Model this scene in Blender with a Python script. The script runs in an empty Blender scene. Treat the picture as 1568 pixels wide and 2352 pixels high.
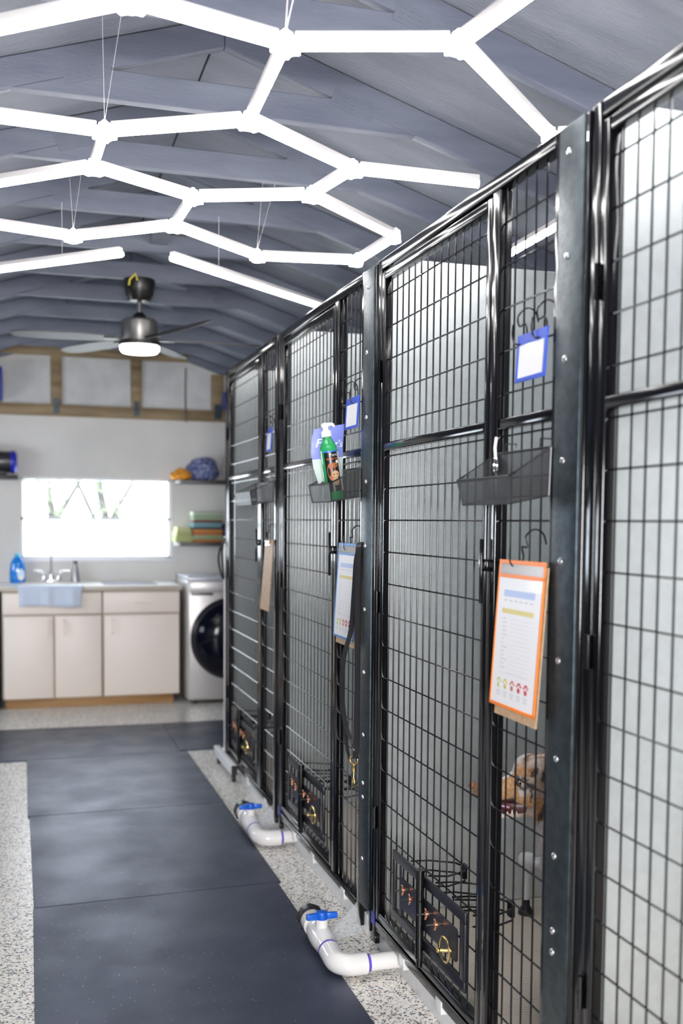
import bpy, bmesh, math, random
from mathutils import Vector, Matrix, noise
random.seed(7)
S = bpy.context.scene
COL = S.collection
PI = math.pi
sin, cos = math.sin, math.cos

# ------------------------------------------------------------------ camera
YAW, PITCH, ROLL = .2948, -.0628, .0084
cam_d = bpy.data.cameras.new('camera')
cam_d.sensor_fit = 'HORIZONTAL'; cam_d.sensor_width = 24.0
cam_d.lens = 2407.3 / 1568 * 24.0
cam_d.shift_y = 173.26 / 1568
cam_d.clip_start = .05
cam_d.dof.use_dof = True; cam_d.dof.focus_distance = 3.2; cam_d.dof.aperture_fstop = 2.1
cam = bpy.data.objects.new('camera', cam_d); COL.objects.link(cam)
fw = Vector((sin(YAW)*cos(PITCH), cos(YAW)*cos(PITCH), sin(PITCH)))
rt = Vector((cos(YAW), -sin(YAW), 0)); up = rt.cross(fw)
r2 = rt*cos(ROLL) + up*sin(ROLL); u2 = up*cos(ROLL) - rt*sin(ROLL)
cam.matrix_world = Matrix(((r2.x, u2.x, -fw.x, 0), (r2.y, u2.y, -fw.y, 0), (r2.z, u2.z, -fw.z, 1.42), (0, 0, 0, 1)))
S.camera = cam

# ------------------------------------------------------------------ world, daylight, exposure
S.view_settings.view_transform = 'Standard'; S.view_settings.look = 'None'
S.view_settings.gamma = 1.0; S.view_settings.use_curve_mapping = False
S.view_settings.exposure = 0.84
S.cycles.use_denoising = True
S.cycles.max_bounces = 8; S.cycles.diffuse_bounces = 5; S.cycles.glossy_bounces = 4
S.cycles.transparent_max_bounces = 16; S.cycles.sample_clamp_indirect = 8
W = bpy.data.worlds.new('daylight'); S.world = W; W.use_nodes = True
bg = W.node_tree.nodes['Background']; bg.inputs[0].default_value = (.82, .90, 1, 1); bg.inputs[1].default_value = 7
TUBE = 13.0        # radiance of the light tubes

def area(name, loc, target, sx, sy, power, color):
    d = bpy.data.lights.new(name, 'AREA'); d.shape = 'RECTANGLE'; d.size = sx; d.size_y = sy
    d.energy = power; d.color = color
    o = bpy.data.objects.new(name, d); COL.objects.link(o); o.location = loc
    o.rotation_euler = (Vector(target) - Vector(loc)).to_track_quat('-Z', 'Y').to_euler()
    return o
# added fill lamp at an unseen opening assumed behind the camera, standing for daylight
area('unseen_door_fill', (-.2, -1.9, 1.45), (.3, 3, 1.1), 1.2, 1.3, 140, (1, .97, .95))

# ------------------------------------------------------------------ materials
def srgb(r, g, b):
    f = lambda c: (c/255/12.92) if c/255 <= .04045 else ((c/255+.055)/1.055)**2.4
    return (f(r), f(g), f(b), 1)
def newmat(name, col=(.8, .8, .8, 1), rough=.5, metal=0.0, spec=.5, coat=0, **kw):
    m = bpy.data.materials.new(name); m.use_nodes = True
    b = m.node_tree.nodes['Principled BSDF']
    b.inputs['Base Color'].default_value = col if len(col) == 4 else (*col, 1)
    b.inputs['Roughness'].default_value = rough; b.inputs['Metallic'].default_value = metal
    b.inputs['Specular IOR Level'].default_value = spec; b.inputs['Coat Weight'].default_value = coat
    for k, v in kw.items(): b.inputs[k.replace('_', ' ')].default_value = v
    return m
def nd(m, t, **kw):
    n = m.node_tree.nodes.new(t)
    for k, v in kw.items():
        if k in n.inputs: n.inputs[k].default_value = v
        else: setattr(n, k, v)
    return n
def lk(m, a, b): m.node_tree.links.new(a, b)
def bs(m): return m.node_tree.nodes['Principled BSDF']
def coords(m, scale=(1, 1, 1), kind='Object'):
    t = nd(m, 'ShaderNodeTexCoord'); mp = nd(m, 'ShaderNodeMapping'); mp.inputs['Scale'].default_value = scale
    lk(m, t.outputs[kind], mp.inputs[0]); return mp.outputs[0]
def worldco(m, scale=(1, 1, 1)):
    t = nd(m, 'ShaderNodeNewGeometry'); mp = nd(m, 'ShaderNodeMapping'); mp.inputs['Scale'].default_value = scale
    lk(m, t.outputs['Position'], mp.inputs[0]); return mp.outputs[0]
def ramp(m, fac, stops):
    r = nd(m, 'ShaderNodeValToRGB'); e = r.color_ramp.elements
    while len(e) < len(stops): e.new(.5)
    for i, (p, c) in enumerate(stops):
        e[i].position = p; e[i].color = c if len(c) == 4 else (*c, 1)
    lk(m, fac, r.inputs[0]); return r.outputs[0]
def noisy(m, c1, c2, scale=(10, 10, 10), ns=1.0, detail=4, lo=.35, hi=.65, target='Base Color'):
    n = nd(m, 'ShaderNodeTexNoise', Scale=ns, Detail=detail); lk(m, worldco(m, scale), n.inputs['Vector'])
    c = ramp(m, n.outputs[0], [(lo, c1), (hi, c2)]); lk(m, c, bs(m).inputs[target]); return n
def bump(m, src, strength=.3, dist=.002):
    b = nd(m, 'ShaderNodeBump', Strength=strength, Distance=dist); lk(m, src, b.inputs['Height'])
    lk(m, b.outputs[0], bs(m).inputs['Normal']); return b
g3 = lambda v, r: (r, r, r, 1)
def grey(v): return (v, v, v, 1)

M = {}
M['black'] = newmat('gloss_black_powder_coat', (.003, .003, .004), .12, spec=.45, coat=.12)
n = nd(M['black'], 'ShaderNodeTexNoise', Scale=260, Detail=2); lk(M['black'], worldco(M['black']), n.inputs['Vector']); bump(M['black'], n.outputs[0], .12, .0006)
M['wire'] = newmat('black_coated_wire', (.004, .004, .006), .2, spec=.4)
M['blackplate'] = newmat('satin_black_plate', (.012, .012, .018), .32)
M['blackplastic'] = newmat('black_plastic', (.015, .015, .017), .35)
# galvanised steel, spangled
def galv(name, a, b, r0, r1, metal=.9):
    m = newmat(name, a, .3, metal)
    noisy(m, a, b, (1, 1, 1), 34, 5, .35, .65)
    n = nd(m, 'ShaderNodeTexNoise', Scale=90, Detail=4); lk(m, worldco(m), n.inputs['Vector'])
    lk(m, ramp(m, n.outputs[0], [(.3, grey(r0)), (.7, grey(r1))]), bs(m).inputs['Roughness'])
    return m
M['galv'] = galv('galvanised_steel', (.035, .048, .056, 1), (.06, .078, .09, 1), .36, .48, .75)
M['sheet'] = galv('galvanised_sheet', (.66, .70, .71, 1), (.71, .76, .77, 1), .30, .36, .60)
M['channel'] = galv('bright_galvanised_channel', (.80, .81, .82, 1), (.88, .89, .9, 1), .3, .42, .3)
M['rivet'] = newmat('steel_rivet', (.8, .8, .8), .25, 1)
# painted timber and sheathing
def paint(name, c1, c2, gscale, bd, rough=.45):
    m = newmat(name, c1, rough)
    noisy(m, c1, c2, gscale, 1.0, 6, .3, .7)
    n = nd(m, 'ShaderNodeTexNoise', Scale=1.0, Detail=7, Roughness=.65); lk(m, worldco(m, [s*9 for s in gscale]), n.inputs['Vector'])
    bump(m, n.outputs[0], .55, bd); return m
M['sheath'] = paint('grey_painted_roof_boards', (.23, .25, .295, 1), (.31, .33, .38, 1), (2.2, 14, 2.2), .009, .33)
M['rafter'] = paint('grey_painted_rafter', (.105, .118, .162, 1), (.16, .177, .225, 1), (3, 12, 16), .0016, .45)
M['plate'] = paint('grey_painted_nail_plate', (.125, .14, .18, 1), (.15, .165, .21, 1), (9, 9, 9), .0006, .35)
# back wall
M['wall'] = newmat('off_white_wall', (.60, .61, .63, 1), .6)
noisy(M['wall'], (.65, .63, .60, 1), (.71, .69, .66, 1), (1, 1, 1), 3)
n = nd(M['wall'], 'ShaderNodeTexNoise', Scale=60, Detail=4); lk(M['wall'], worldco(M['wall']), n.inputs['Vector']); bump(M['wall'], n.outputs[0], .25, .002)
M['dark_wall'] = newmat('unseen_dark_wall', (.10, .105, .13), .6)  # unseen walls made dark so reflections in frames and sheets stay dark
M['gable'] = newmat('white_gable_panel', (.62, .62, .62, 1), .6)
noisy(M['gable'], (.56, .56, .56, 1), (.66, .66, .65, 1), (1, 1, 1), 7)
M['wood'] = newmat('bare_pine', (.3, .2, .1), .6)
n = noisy(M['wood'], (.17, .11, .055, 1), (.36, .26, .14, 1), (2, 9, 16), 1.3, 6, .3, .7)
M['woodplinth'] = newmat('warm_pine', (.4, .22, .08), .5)
noisy(M['woodplinth'], (.30, .15, .05, 1), (.46, .26, .10, 1), (2, 9, 16), 1.3, 6, .3, .7)
# speckled floor
def floor_mat():
    m = newmat('flake_epoxy_floor', (.6, .6, .58), .28)
    co = worldco(m)
    base = nd(m, 'ShaderNodeTexNoise', Scale=60, Detail=3); lk(m, co, base.inputs['Vector'])
    bc = ramp(m, base.outputs[0], [(.35, (.80, .76, .69, 1)), (.62, (.96, .90, .81, 1))])
    prev = bc
    for sc, off, col, th in ((150, 0, (.035, .06, .13, 1), .085), (125, 3.3, (.12, .16, .17, 1), .075), (190, 7.1, (.33, .23, .14, 1), .07), (240, 5.2, (.03, .035, .06, 1), .09), (170, 9.9, (.90, .88, .84, 1), .2)):
        mp = nd(m, 'ShaderNodeMapping'); mp.inputs['Location'].default_value = (off, off*1.3, 0); lk(m, co, mp.inputs[0])
        wn = nd(m, 'ShaderNodeTexNoise', Scale=sc*.7, Detail=1); lk(m, mp.outputs[0], wn.inputs['Vector'])
        mx0 = nd(m, 'ShaderNodeMix', data_type='VECTOR'); mx0.inputs['Factor'].default_value = .012
        lk(m, mp.outputs[0], mx0.inputs[4]); lk(m, wn.outputs['Color'], mx0.inputs[5])
        v = nd(m, 'ShaderNodeTexVoronoi', Scale=sc); lk(m, mx0.outputs[1], v.inputs['Vector'])
        sepc = nd(m, 'ShaderNodeSeparateColor'); lk(m, v.outputs['Color'], sepc.inputs[0])
        lt = nd(m, 'ShaderNodeMath', operation='LESS_THAN'); lk(m, sepc.outputs[0], lt.inputs[0]); lt.inputs[1].default_value = th
        mx = nd(m, 'ShaderNodeMix', data_type='RGBA'); lk(m, lt.outputs[0], mx.inputs[0]); lk(m, prev, mx.inputs[6]); mx.inputs[7].default_value = col
        prev = mx.outputs[2]
    lk(m, prev, bs(m).inputs['Base Color'])
    bump(m, base.outputs[0], .25, .001)
    return m
M['floor'] = floor_mat()
# rubber
def rubber():
    m = newmat('black_rubber_mat', (.022, .026, .042), .40, spec=.8)
    co = worldco(m)
    v = nd(m, 'ShaderNodeTexVoronoi', Scale=170); lk(m, co, v.inputs['Vector'])
    sp = nd(m, 'ShaderNodeSeparateColor'); lk(m, v.outputs['Color'], sp.inputs[0])
    lt = nd(m, 'ShaderNodeMath', operation='LESS_THAN'); lk(m, sp.outputs[0], lt.inputs[0]); lt.inputs[1].default_value = .012
    lt2 = nd(m, 'ShaderNodeMath', operation='LESS_THAN'); lk(m, v.outputs['Distance'], lt2.inputs[0]); lt2.inputs[1].default_value = .3
    mu = nd(m, 'ShaderNodeMath', operation='MULTIPLY'); lk(m, lt.outputs[0], mu.inputs[0]); lk(m, lt2.outputs[0], mu.inputs[1])
    n = nd(m, 'ShaderNodeTexNoise', Scale=3.2, Detail=5); lk(m, co, n.inputs['Vector'])
    c = ramp(m, n.outputs[0], [(.35, (.022, .026, .042, 1)), (.7, (.040, .047, .070, 1))])
    mx = nd(m, 'ShaderNodeMix', data_type='RGBA'); lk(m, mu.outputs[0], mx.inputs[0]); lk(m, c, mx.inputs[6]); mx.inputs[7].default_value = (.45, .42, .40, 1)
    lk(m, mx.outputs[2], bs(m).inputs['Base Color'])
    lk(m, ramp(m, n.outputs[0], [(.35, grey(.46)), (.65, grey(.33))]), bs(m).inputs['Roughness'])
    f = nd(m, 'ShaderNodeTexNoise', Scale=420, Detail=2); lk(m, co, f.inputs['Vector']); bump(m, f.outputs[0], .5, .001)
    bs(m).inputs['Specular Tint'].default_value = (.56, .68, 1, 1)
    return m
M['rubber'] = rubber()
def deckm():
    m = newmat('ribbed_tan_deck', (.3, .26, .21), .55)
    co = worldco(m)
    w = nd(m, 'ShaderNodeTexWave', Scale=26, bands_direction='Y', Distortion=.3); lk(m, co, w.inputs['Vector'])
    lk(m, ramp(m, w.outputs[0], [(.1, (.50, .43, .35, 1)), (.5, (.68, .60, .50, 1))]), bs(m).inputs['Base Color'])
    bump(m, w.outputs[0], .5, .002); return m
M['deck'] = deckm()
M['white'] = newmat('white_paint', (.78, .78, .80), .4)
M['pvc'] = newmat('white_pvc', (.80, .78, .76), .22, coat=.3)
M['purple'] = newmat('purple_primer', (.12, .08, .5), .4)
M['blue'] = newmat('blue_plastic', (.01, .12, .62), .3)
M['tagblue'] = newmat('blue_vinyl', (.03, .09, .58), .35)
M['lightblue'] = newmat('sky_blue_vinyl', (.06, .25, .62), .35)
M['orange'] = newmat('orange_vinyl', (.95, .24, .03), .35)
M['paper'] = newmat('white_paper', (.87, .87, .89), .35, coat=.35)
M['kraft'] = newmat('brown_hardboard', (.52, .34, .2), .5); noisy(M['kraft'], (.46, .30, .17, 1), (.58, .39, .24, 1), (1, 1, 1), 60)
M['formblue'] = newmat('printed_blue', (.50, .60, .86), .5)
M['formgold'] = newmat('printed_gold', (.74, .64, .28), .5)
M['ink'] = newmat('printed_grey', (.60, .60, .63), .5)
M['pawgreen'] = newmat('printed_green', (.45, .55, .25), .5); M['pawgold'] = newmat('printed_ochre', (.6, .45, .15), .5)
M['pawbrown'] = newmat('printed_brown', (.45, .18, .12), .5); M['pawred'] = newmat('printed_red', (.5, .05, .08), .5)
M['clear'] = newmat('clear_vinyl', (.8, .83, .86), .15, Transmission_Weight=.0); bs(M['clear']).inputs['Alpha'].default_value = .35
M['flap'] = newmat('clear_splash_sheet', (.62, .66, .68), .22); bs(M['flap']).inputs['Alpha'].default_value = .32
n = nd(M['flap'], 'ShaderNodeTexNoise', Scale=40, Detail=4); lk(M['flap'], worldco(M['flap'], (1, 1, .4)), n.inputs['Vector']); bump(M['flap'], n.outputs[0], .6, .004)
M['leather'] = newmat('black_leather', (.02, .02, .023), .38); M['leatheredge'] = newmat('raw_leather_edge', (.2, .19, .17), .6)
M['brass'] = newmat('brass', (.72, .52, .2), .22, 1); M['copper'] = newmat('copper_wing_nut', (.62, .28, .16), .3, .9); M['steel'] = newmat('zinc_steel', (.6, .6, .6), .28, 1)
M['darksteel'] = newmat('blackened_bolt', (.10, .10, .10), .35, .9)
M['chrome'] = newmat('chrome', (.75, .76, .78), .1, 1)
M['cab'] = newmat('cream_laminate', (.86, .76, .68), .42); M['cabside'] = newmat('beige_carcass', (.50, .42, .34), .5); M['cabin'] = newmat('dark_gap', (.05, .045, .04), .7)
M['counter'] = newmat('worktop', (.74, .72, .70), .28); M['counteredge'] = newmat('worktop_edge', (.56, .50, .42), .4)
M['towel'] = newmat('pale_blue_cloth', (.60, .67, .80), .9)
M['shelf'] = newmat('dark_shelf', (.018, .017, .018), .35)
M['washer'] = newmat('champagne_grey_enamel', (.50, .47, .46), .32, .35)
M['washertop'] = newmat('washer_lid_grey', (.55, .56, .62), .25, .2)
M['darkglass'] = newmat('dark_glass', (.002, .003, .010), .12, spec=.22)
M['doorring'] = newmat('black_door_ring', (.006, .006, .012), .3); M['fandark'] = newmat('bronze_fan_metal', (.03, .028, .027), .3, .6)
M['fangrey'] = newmat('brushed_fan_housing', (.20, .195, .19), .35, .7)
M['fanblade'] = newmat('grey_fan_blade', (.07, .068, .072), .45)
def emis(name, col, s):
    m = newmat(name, (.9, .9, .9), .5); b = bs(m); b.inputs['Emission Color'].default_value = (*col, 1); b.inputs['Emission Strength'].default_value = s; return m
M['tube'] = emis('lit_diffuser', (1, .975, .965), TUBE); M['lamp'] = emis('lit_fan_lamp', (1, .95, .92), 9)
M['housing'] = newmat('white_light_housing', (.72, .69, .69), .4)
M['winframe'] = newmat('white_window_frame', (.8, .8, .82), .35)
def glassm():
    m = bpy.data.materials.new('window_glass'); m.use_nodes = True; nt = m.node_tree; nt.nodes.remove(nt.nodes['Principled BSDF'])
    t = nd(m, 'ShaderNodeBsdfTransparent'); g = nd(m, 'ShaderNodeBsdfGlossy', Roughness=.02); x = nd(m, 'ShaderNodeMixShader'); x.inputs[0].default_value = .06
    lk(m, t.outputs[0], x.inputs[1]); lk(m, g.outputs[0], x.inputs[2]); lk(m, x.outputs[0], nt.nodes['Material Output'].inputs[0]); return m
M['glass'] = glassm()
def frostm():
    m = bpy.data.materials.new('frosted_glass'); m.use_nodes = True; nt = m.node_tree; nt.nodes.remove(nt.nodes['Principled BSDF'])
    t = nd(m, 'ShaderNodeBsdfTransparent'); g = nd(m, 'ShaderNodeBsdfTranslucent'); g.inputs[0].default_value = (1, 1, 1, 1); x = nd(m, 'ShaderNodeMixShader'); x.inputs[0].default_value = .9
    lk(m, t.outputs[0], x.inputs[1]); lk(m, g.outputs[0], x.inputs[2]); lk(m, x.outputs[0], nt.nodes['Material Output'].inputs[0]); return m
M['frost'] = frostm()
def perforated():
    m = newmat('black_diamond_mesh', (.03, .03, .032), .35)
    t = nd(m, 'ShaderNodeUVMap'); sp = nd(m, 'ShaderNodeSeparateXYZ'); lk(m, t.outputs[0], sp.inputs[0])
    def mth(op, a, b=None):
        x = nd(m, 'ShaderNodeMath', operation=op)
        for i, s in enumerate((a, b)):
            if s is None: continue
            if isinstance(s, (int, float)): x.inputs[i].default_value = s
            else: lk(m, s, x.inputs[i])
        return x.outputs[0]
    k = PI / .0042
    a = mth('ABSOLUTE', mth('SINE', mth('MULTIPLY', mth('ADD', sp.outputs[0], sp.outputs[1]), k)))
    b = mth('ABSOLUTE', mth('SINE', mth('MULTIPLY', mth('SUBTRACT', sp.outputs[0], sp.outputs[1]), k)))
    alpha = mth('SUBTRACT', 1, mth('GREATER_THAN', mth('MINIMUM', a, b), .38))
    lk(m, alpha, bs(m).inputs['Alpha']); return m
M['mesh'] = perforated()

# ------------------------------------------------------------------ builders
class MB:
    def __init__(s): s.v = []; s.f = []; s.mi = []; s.cur = 0; s.uv = {}
    def add(s, vs, fs):
        o = len(s.v); s.v += [Vector(v) for v in vs]
        for f in fs: s.f.append([i+o for i in f]); s.mi.append(s.cur)
        return s
    def box(s, x0, x1, y0, y1, z0, z1):
        v = [(x, y, z) for z in (z0, z1) for y in (y0, y1) for x in (x0, x1)]
        return s.add(v, [(0, 2, 3, 1), (4, 5, 7, 6), (0, 1, 5, 4), (2, 6, 7, 3), (0, 4, 6, 2), (1, 3, 7, 5)])
    def beam(s, p0, p1, w, h, upv=(0, 0, 1)):
        p0, p1 = Vector(p0), Vector(p1); d = (p1-p0).normalized(); u = Vector(upv); sd = d.cross(u).normalized(); u = sd.cross(d)
        v = [p + sd*a*w/2 + u*b*h/2 for p in (p0, p1) for a, b in ((-1, -1), (1, -1), (1, 1), (-1, 1))]
        return s.add(v, [(0, 1, 2, 3), (7, 6, 5, 4), (0, 4, 5, 1), (1, 5, 6, 2), (2, 6, 7, 3), (3, 7, 4, 0)])
    def cyl(s, p0, p1, r0, r1=None, n=16, caps=True):
        r1 = r0 if r1 is None else r1; p0, p1 = Vector(p0), Vector(p1); d = (p1-p0).normalized()
        a = d.orthogonal().normalized(); b = d.cross(a); v = []
        for p, r in ((p0, r0), (p1, r1)):
            for i in range(n): t = 2*PI*i/n; v.append(p + (a*cos(t)+b*sin(t))*r)
        f = [(i, (i+1) % n, n+(i+1) % n, n+i) for i in range(n)]
        if caps: f += [tuple(range(n-1, -1, -1)), tuple(range(n, 2*n))]
        return s.add(v, f)
    def lathe(s, prof, o, axis=(0, 0, 1), n=24, sx=1, sy=1):
        o = Vector(o); d = Vector(axis).normalized(); a = d.orthogonal().normalized() if abs(d.z) < .99 else Vector((1, 0, 0)); b = d.cross(a); v = []
        for r, z in prof:
            for i in range(n): t = 2*PI*i/n; v.append(o + d*z + a*cos(t)*r*sx + b*sin(t)*r*sy)
        f = []
        for k in range(len(prof)-1):
            for i in range(n): f.append((k*n+i, k*n+(i+1) % n, (k+1)*n+(i+1) % n, (k+1)*n+i))
        f += [tuple(range(n-1, -1, -1)), tuple(range((len(prof)-1)*n, len(prof)*n))]
        return s.add(v, f)
    def tube(s, pts, r, n=8, closed=False, flat=None):
        P = [Vector(p) for p in pts]; N = len(P); v = []; ref = None
        for i, p in enumerate(P):
            if closed: d = (P[(i+1) % N]-P[i-1]).normalized()
            else: d = (P[min(i+1, N-1)]-P[max(i-1, 0)]).normalized()
            if ref is None: ref = d.orthogonal().normalized()
            a = (ref - d*ref.dot(d)).normalized(); ref = a; b = d.cross(a)
            rr = r[i] if isinstance(r, (list, tuple)) else r
            for k in range(n): t = 2*PI*k/n; v.append(p + (a*cos(t)+b*sin(t))*rr)
        f = []; L = N if closed else N-1
        for i in range(L):
            j = (i+1) % N
            for k in range(n): f.append((i*n+k, i*n+(k+1) % n, j*n+(k+1) % n, j*n+k))
        if not closed: f += [tuple(range(n-1, -1, -1)), tuple(range((N-1)*n, N*n))]
        return s.add(v, f)
    def ribbon(s, pts, wv, w, t):
        """flat strap following pts, wv = width direction"""
        P = [Vector(p) for p in pts]; wv = Vector(wv).normalized(); v = []; N = len(P)
        for i, p in enumerate(P):
            d = (P[min(i+1, N-1)]-P[max(i-1, 0)]).normalized(); nn = d.cross(wv).normalized()
            for a, b in ((-1, -1), (1, -1), (1, 1), (-1, 1)): v.append(p + wv*a*w/2 + nn*b*t/2)
        f = [(3, 2, 1, 0), tuple(4*(N-1)+k for k in range(4))]
        for i in range(N-1):
            for k in range(4): f.append((4*i+k, 4*i+(k+1) % 4, 4*i+4+(k+1) % 4, 4*i+4+k))
        return s.add(v, f)
    def prism(s, poly, ext):
        P = [Vector(p) for p in poly]; e = Vector(ext); n = len(P)
        return s.add(P + [p+e for p in P], [tuple(range(n-1, -1, -1)), tuple(range(n, 2*n))] + [(i, (i+1) % n, n+(i+1) % n, n+i) for i in range(n)])
    def ball(s, c, r, n=12, m=8):
        c = Vector(c); r = (r, r, r) if isinstance(r, (int, float)) else r; v = []
        v.append(c + Vector((0, 0, -r[2])))
        for j in range(1, m):
            ph = -PI/2 + PI*j/m
            for i in range(n): t = 2*PI*i/n; v.append(c + Vector((r[0]*cos(ph)*cos(t), r[1]*cos(ph)*sin(t), r[2]*sin(ph))))
        v.append(c + Vector((0, 0, r[2]))); f = []
        for i in range(n): f.append((0, 1+(i+1) % n, 1+i))
        for j in range(m-2):
            for i in range(n): f.append((1+j*n+i, 1+j*n+(i+1) % n, 1+(j+1)*n+(i+1) % n, 1+(j+1)*n+i))
        t_ = len(v)-1
        for i in range(n): f.append((1+(m-2)*n+i, 1+(m-2)*n+(i+1) % n, t_))
        return s.add(v, f)
    def build(s, name, mat, parent=None, bev=0, seg=2, ang=38, smooth=True, base=None):
        me = bpy.data.meshes.new(name)
        if parent is None:
            if base is None:
                xs = [v.x for v in s.v]; ys = [v.y for v in s.v]; zs = [v.z for v in s.v]
                base = Vector(((min(xs)+max(xs))/2, (min(ys)+max(ys))/2, min(zs)))
            org = Vector(base)
        else: org = WL[parent.name]
        me.from_pydata([v-org for v in s.v], [], s.f)
        for p, mi in zip(me.polygons, s.mi): p.material_index = mi
        for mm in (mat if isinstance(mat, (list, tuple)) else [mat]): me.materials.append(M[mm] if isinstance(mm, str) else mm)
        b = bmesh.new(); b.from_mesh(me)
        bmesh.ops.recalc_face_normals(b, faces=b.faces)
        if bev:
            bmesh.ops.bevel(b, geom=[e for e in b.edges if e.calc_face_angle(0) > .6], offset=bev, segments=seg, affect='EDGES', profile=.5, clamp_overlap=True)
        b.to_mesh(me); b.free()
        if smooth:
            me.shade_smooth(); me.set_sharp_from_angle(angle=math.radians(ang))
        o = bpy.data.objects.new(name, me); COL.objects.link(o)
        if parent is None: o.location = org
        else: o.parent = parent
        WL[o.name] = org
        return o
WL = {}
def tag(o, label=None, cat=None, group=None, kind=None):
    if label: o['label'] = label
    if cat: o['category'] = cat
    if group: o['group'] = group
    if kind: o['kind'] = kind
    return o
def thing(name, loc, label, cat, group=None):
    o = bpy.data.objects.new(name, None); COL.objects.link(o); o.location = loc; o.empty_display_size = .1
    WL[o.name] = Vector(loc); return tag(o, label, cat, group)
def struct(o, label=None): o['kind'] = 'structure'; return tag(o, label)

def text_mb(mb, txt, size, tf, thick=.0003):
    cu = bpy.data.curves.new('lettering', 'FONT'); cu.body = txt; cu.size = size; cu.extrude = thick; cu.resolution_u = 3; cu.shear = .25 if len(txt) < 4 else 0
    if txt.endswith('~'): pass
    o = bpy.data.objects.new('lettering', cu); COL.objects.link(o)
    dg = bpy.context.evaluated_depsgraph_get(); me = bpy.data.meshes.new_from_object(o.evaluated_get(dg))
    mb.add([tf(v.co) for v in me.vertices], [tuple(p.vertices) for p in me.polygons])
    bpy.data.objects.remove(o); bpy.data.curves.remove(cu); bpy.data.meshes.remove(me)

# ================================================================== THE ROOM
XL, XR, YF, YB = -1.65, 2.9, -1.6, 8.7
RX, RZ, SL = .63, 3.02, .315           # ridge
roofz = lambda x: RZ - SL*abs(x-RX)
struct(MB().box(XL-.2, XR+.2, YF-.2, YB+.2, -.1, 0).build('floor', 'floor'), 'pale speckled flake floor')
# back wall with its window hole
wx0, wx1, wz0, wz1 = -.02, 1.168, 1.105, 1.752
w = MB()
w.box(XL-.1, wx0, YB, YB+.12, 0, 2.42).box(wx1, XR+.1, YB, YB+.12, 0, 2.42).box(wx0, wx1, YB, YB+.12, 0, wz0).box(wx0, wx1, YB, YB+.12, wz1, 2.42)
w.prism([(XL-.1, YB, 2.42), (XR+.1, YB, 2.42), (RX, YB, RZ+.05)], (0, .12, 0))
struct(w.build('wall_back', 'wall', smooth=False), 'white back wall above and around the window')
# side walls
struct(MB().box(XR, XR+.1, YF, YB, 0, 2.42).build('wall_right', 'wall', smooth=False))
w = MB(); a0, a1, b0, b1 = 5.7, 7.5, 1.13, 1.76
w.box(XL-.1, XL, YF, a0, 0, 2.42).box(XL-.1, XL, a1, YB, 0, 2.42).box(XL-.1, XL, a0, a1, 0, b0).box(XL-.1, XL, a0, a1, b1, 2.42)
struct(w.build('wall_left', M['dark_wall'], smooth=False))
w = MB(); w.box(XL-.1, -.8, YF-.1, YF, 0, 3.1).box(.4, XR+.1, YF-.1, YF, 0, 3.1).box(-.8, .4, YF-.1, YF, 2.05, 3.1).box(-.8, .4, YF-.1, YF, 0, .85)
struct(w.build('wall_front', M['dark_wall'], smooth=False))
# roof boards
w = MB()
for sgn, xe in ((-1, XL-.15), (1, XR+.15)):
    x0 = RX + sgn*.004
    w.add([(x0, YF-.2, RZ), (xe, YF-.2, roofz(xe)), (xe, YB+.2, roofz(xe)), (x0, YB+.2, RZ),
           (x0, YF-.2, RZ+.03), (xe, YF-.2, roofz(xe)+.03), (xe, YB+.2, roofz(xe)+.03), (x0, YB+.2, RZ+.03)],
          [(0, 1, 2, 3), (4, 5, 6, 7), (0, 1, 5, 4), (1, 2, 6, 5), (2, 3, 7, 6), (3, 0, 4, 7)])
struct(w.build('ceiling', 'sheath', smooth=False), 'sloping grey painted roof boards')
struct(MB().box(RX-.03, RX+.03, YF-.2, YB+.2, RZ+.031, RZ+.05).build('trim_1', 'cabin'))
# back window
wf = MB()
for zz0, zz1 in ((wz0, wz0+.022), (wz1-.02, wz1), (1.413, 1.437)): wf.box(wx0, wx1, YB+.02, YB+.07, zz0, zz1)
wf.box(wx0, wx0+.022, YB+.02, YB+.07, wz0, wz1).box(wx1-.022, wx1, YB+.02, YB+.07, wz0, wz1)
win = struct(wf.build('window_1', 'winframe', bev=.003), 'wide white two-part window over the sink')
MB().box(wx0, wx1, YB+.045, YB+.049, 1.43, wz1).build('glass_pane', 'glass', win, smooth=False)
tag(MB().box(wx0, wx1, YB+.035, YB+.039, wz0, 1.42).build('glass_pane', 'frost', win, smooth=False), 'frosted lower pane')
MB().box(wx0-.03, wx1+.03, YB-.03, YB+.03, wz0-.025, wz0).build('window_sill', 'winframe', win, bev=.004)
wf = MB(); wf.box(XL-.06, XL-.02, a0, a1, b0, b0+.03).box(XL-.06, XL-.02, a0, a1, b1-.03, b1).box(XL-.06, XL-.02, a0, a0+.03, b0, b1).box(XL-.06, XL-.02, a1-.03, a1, b0, b1).box(XL-.06, XL-.02, a0, a1, 1.50, 1.53)
struct(wf.build('window_2', 'winframe', bev=.003))
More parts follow.
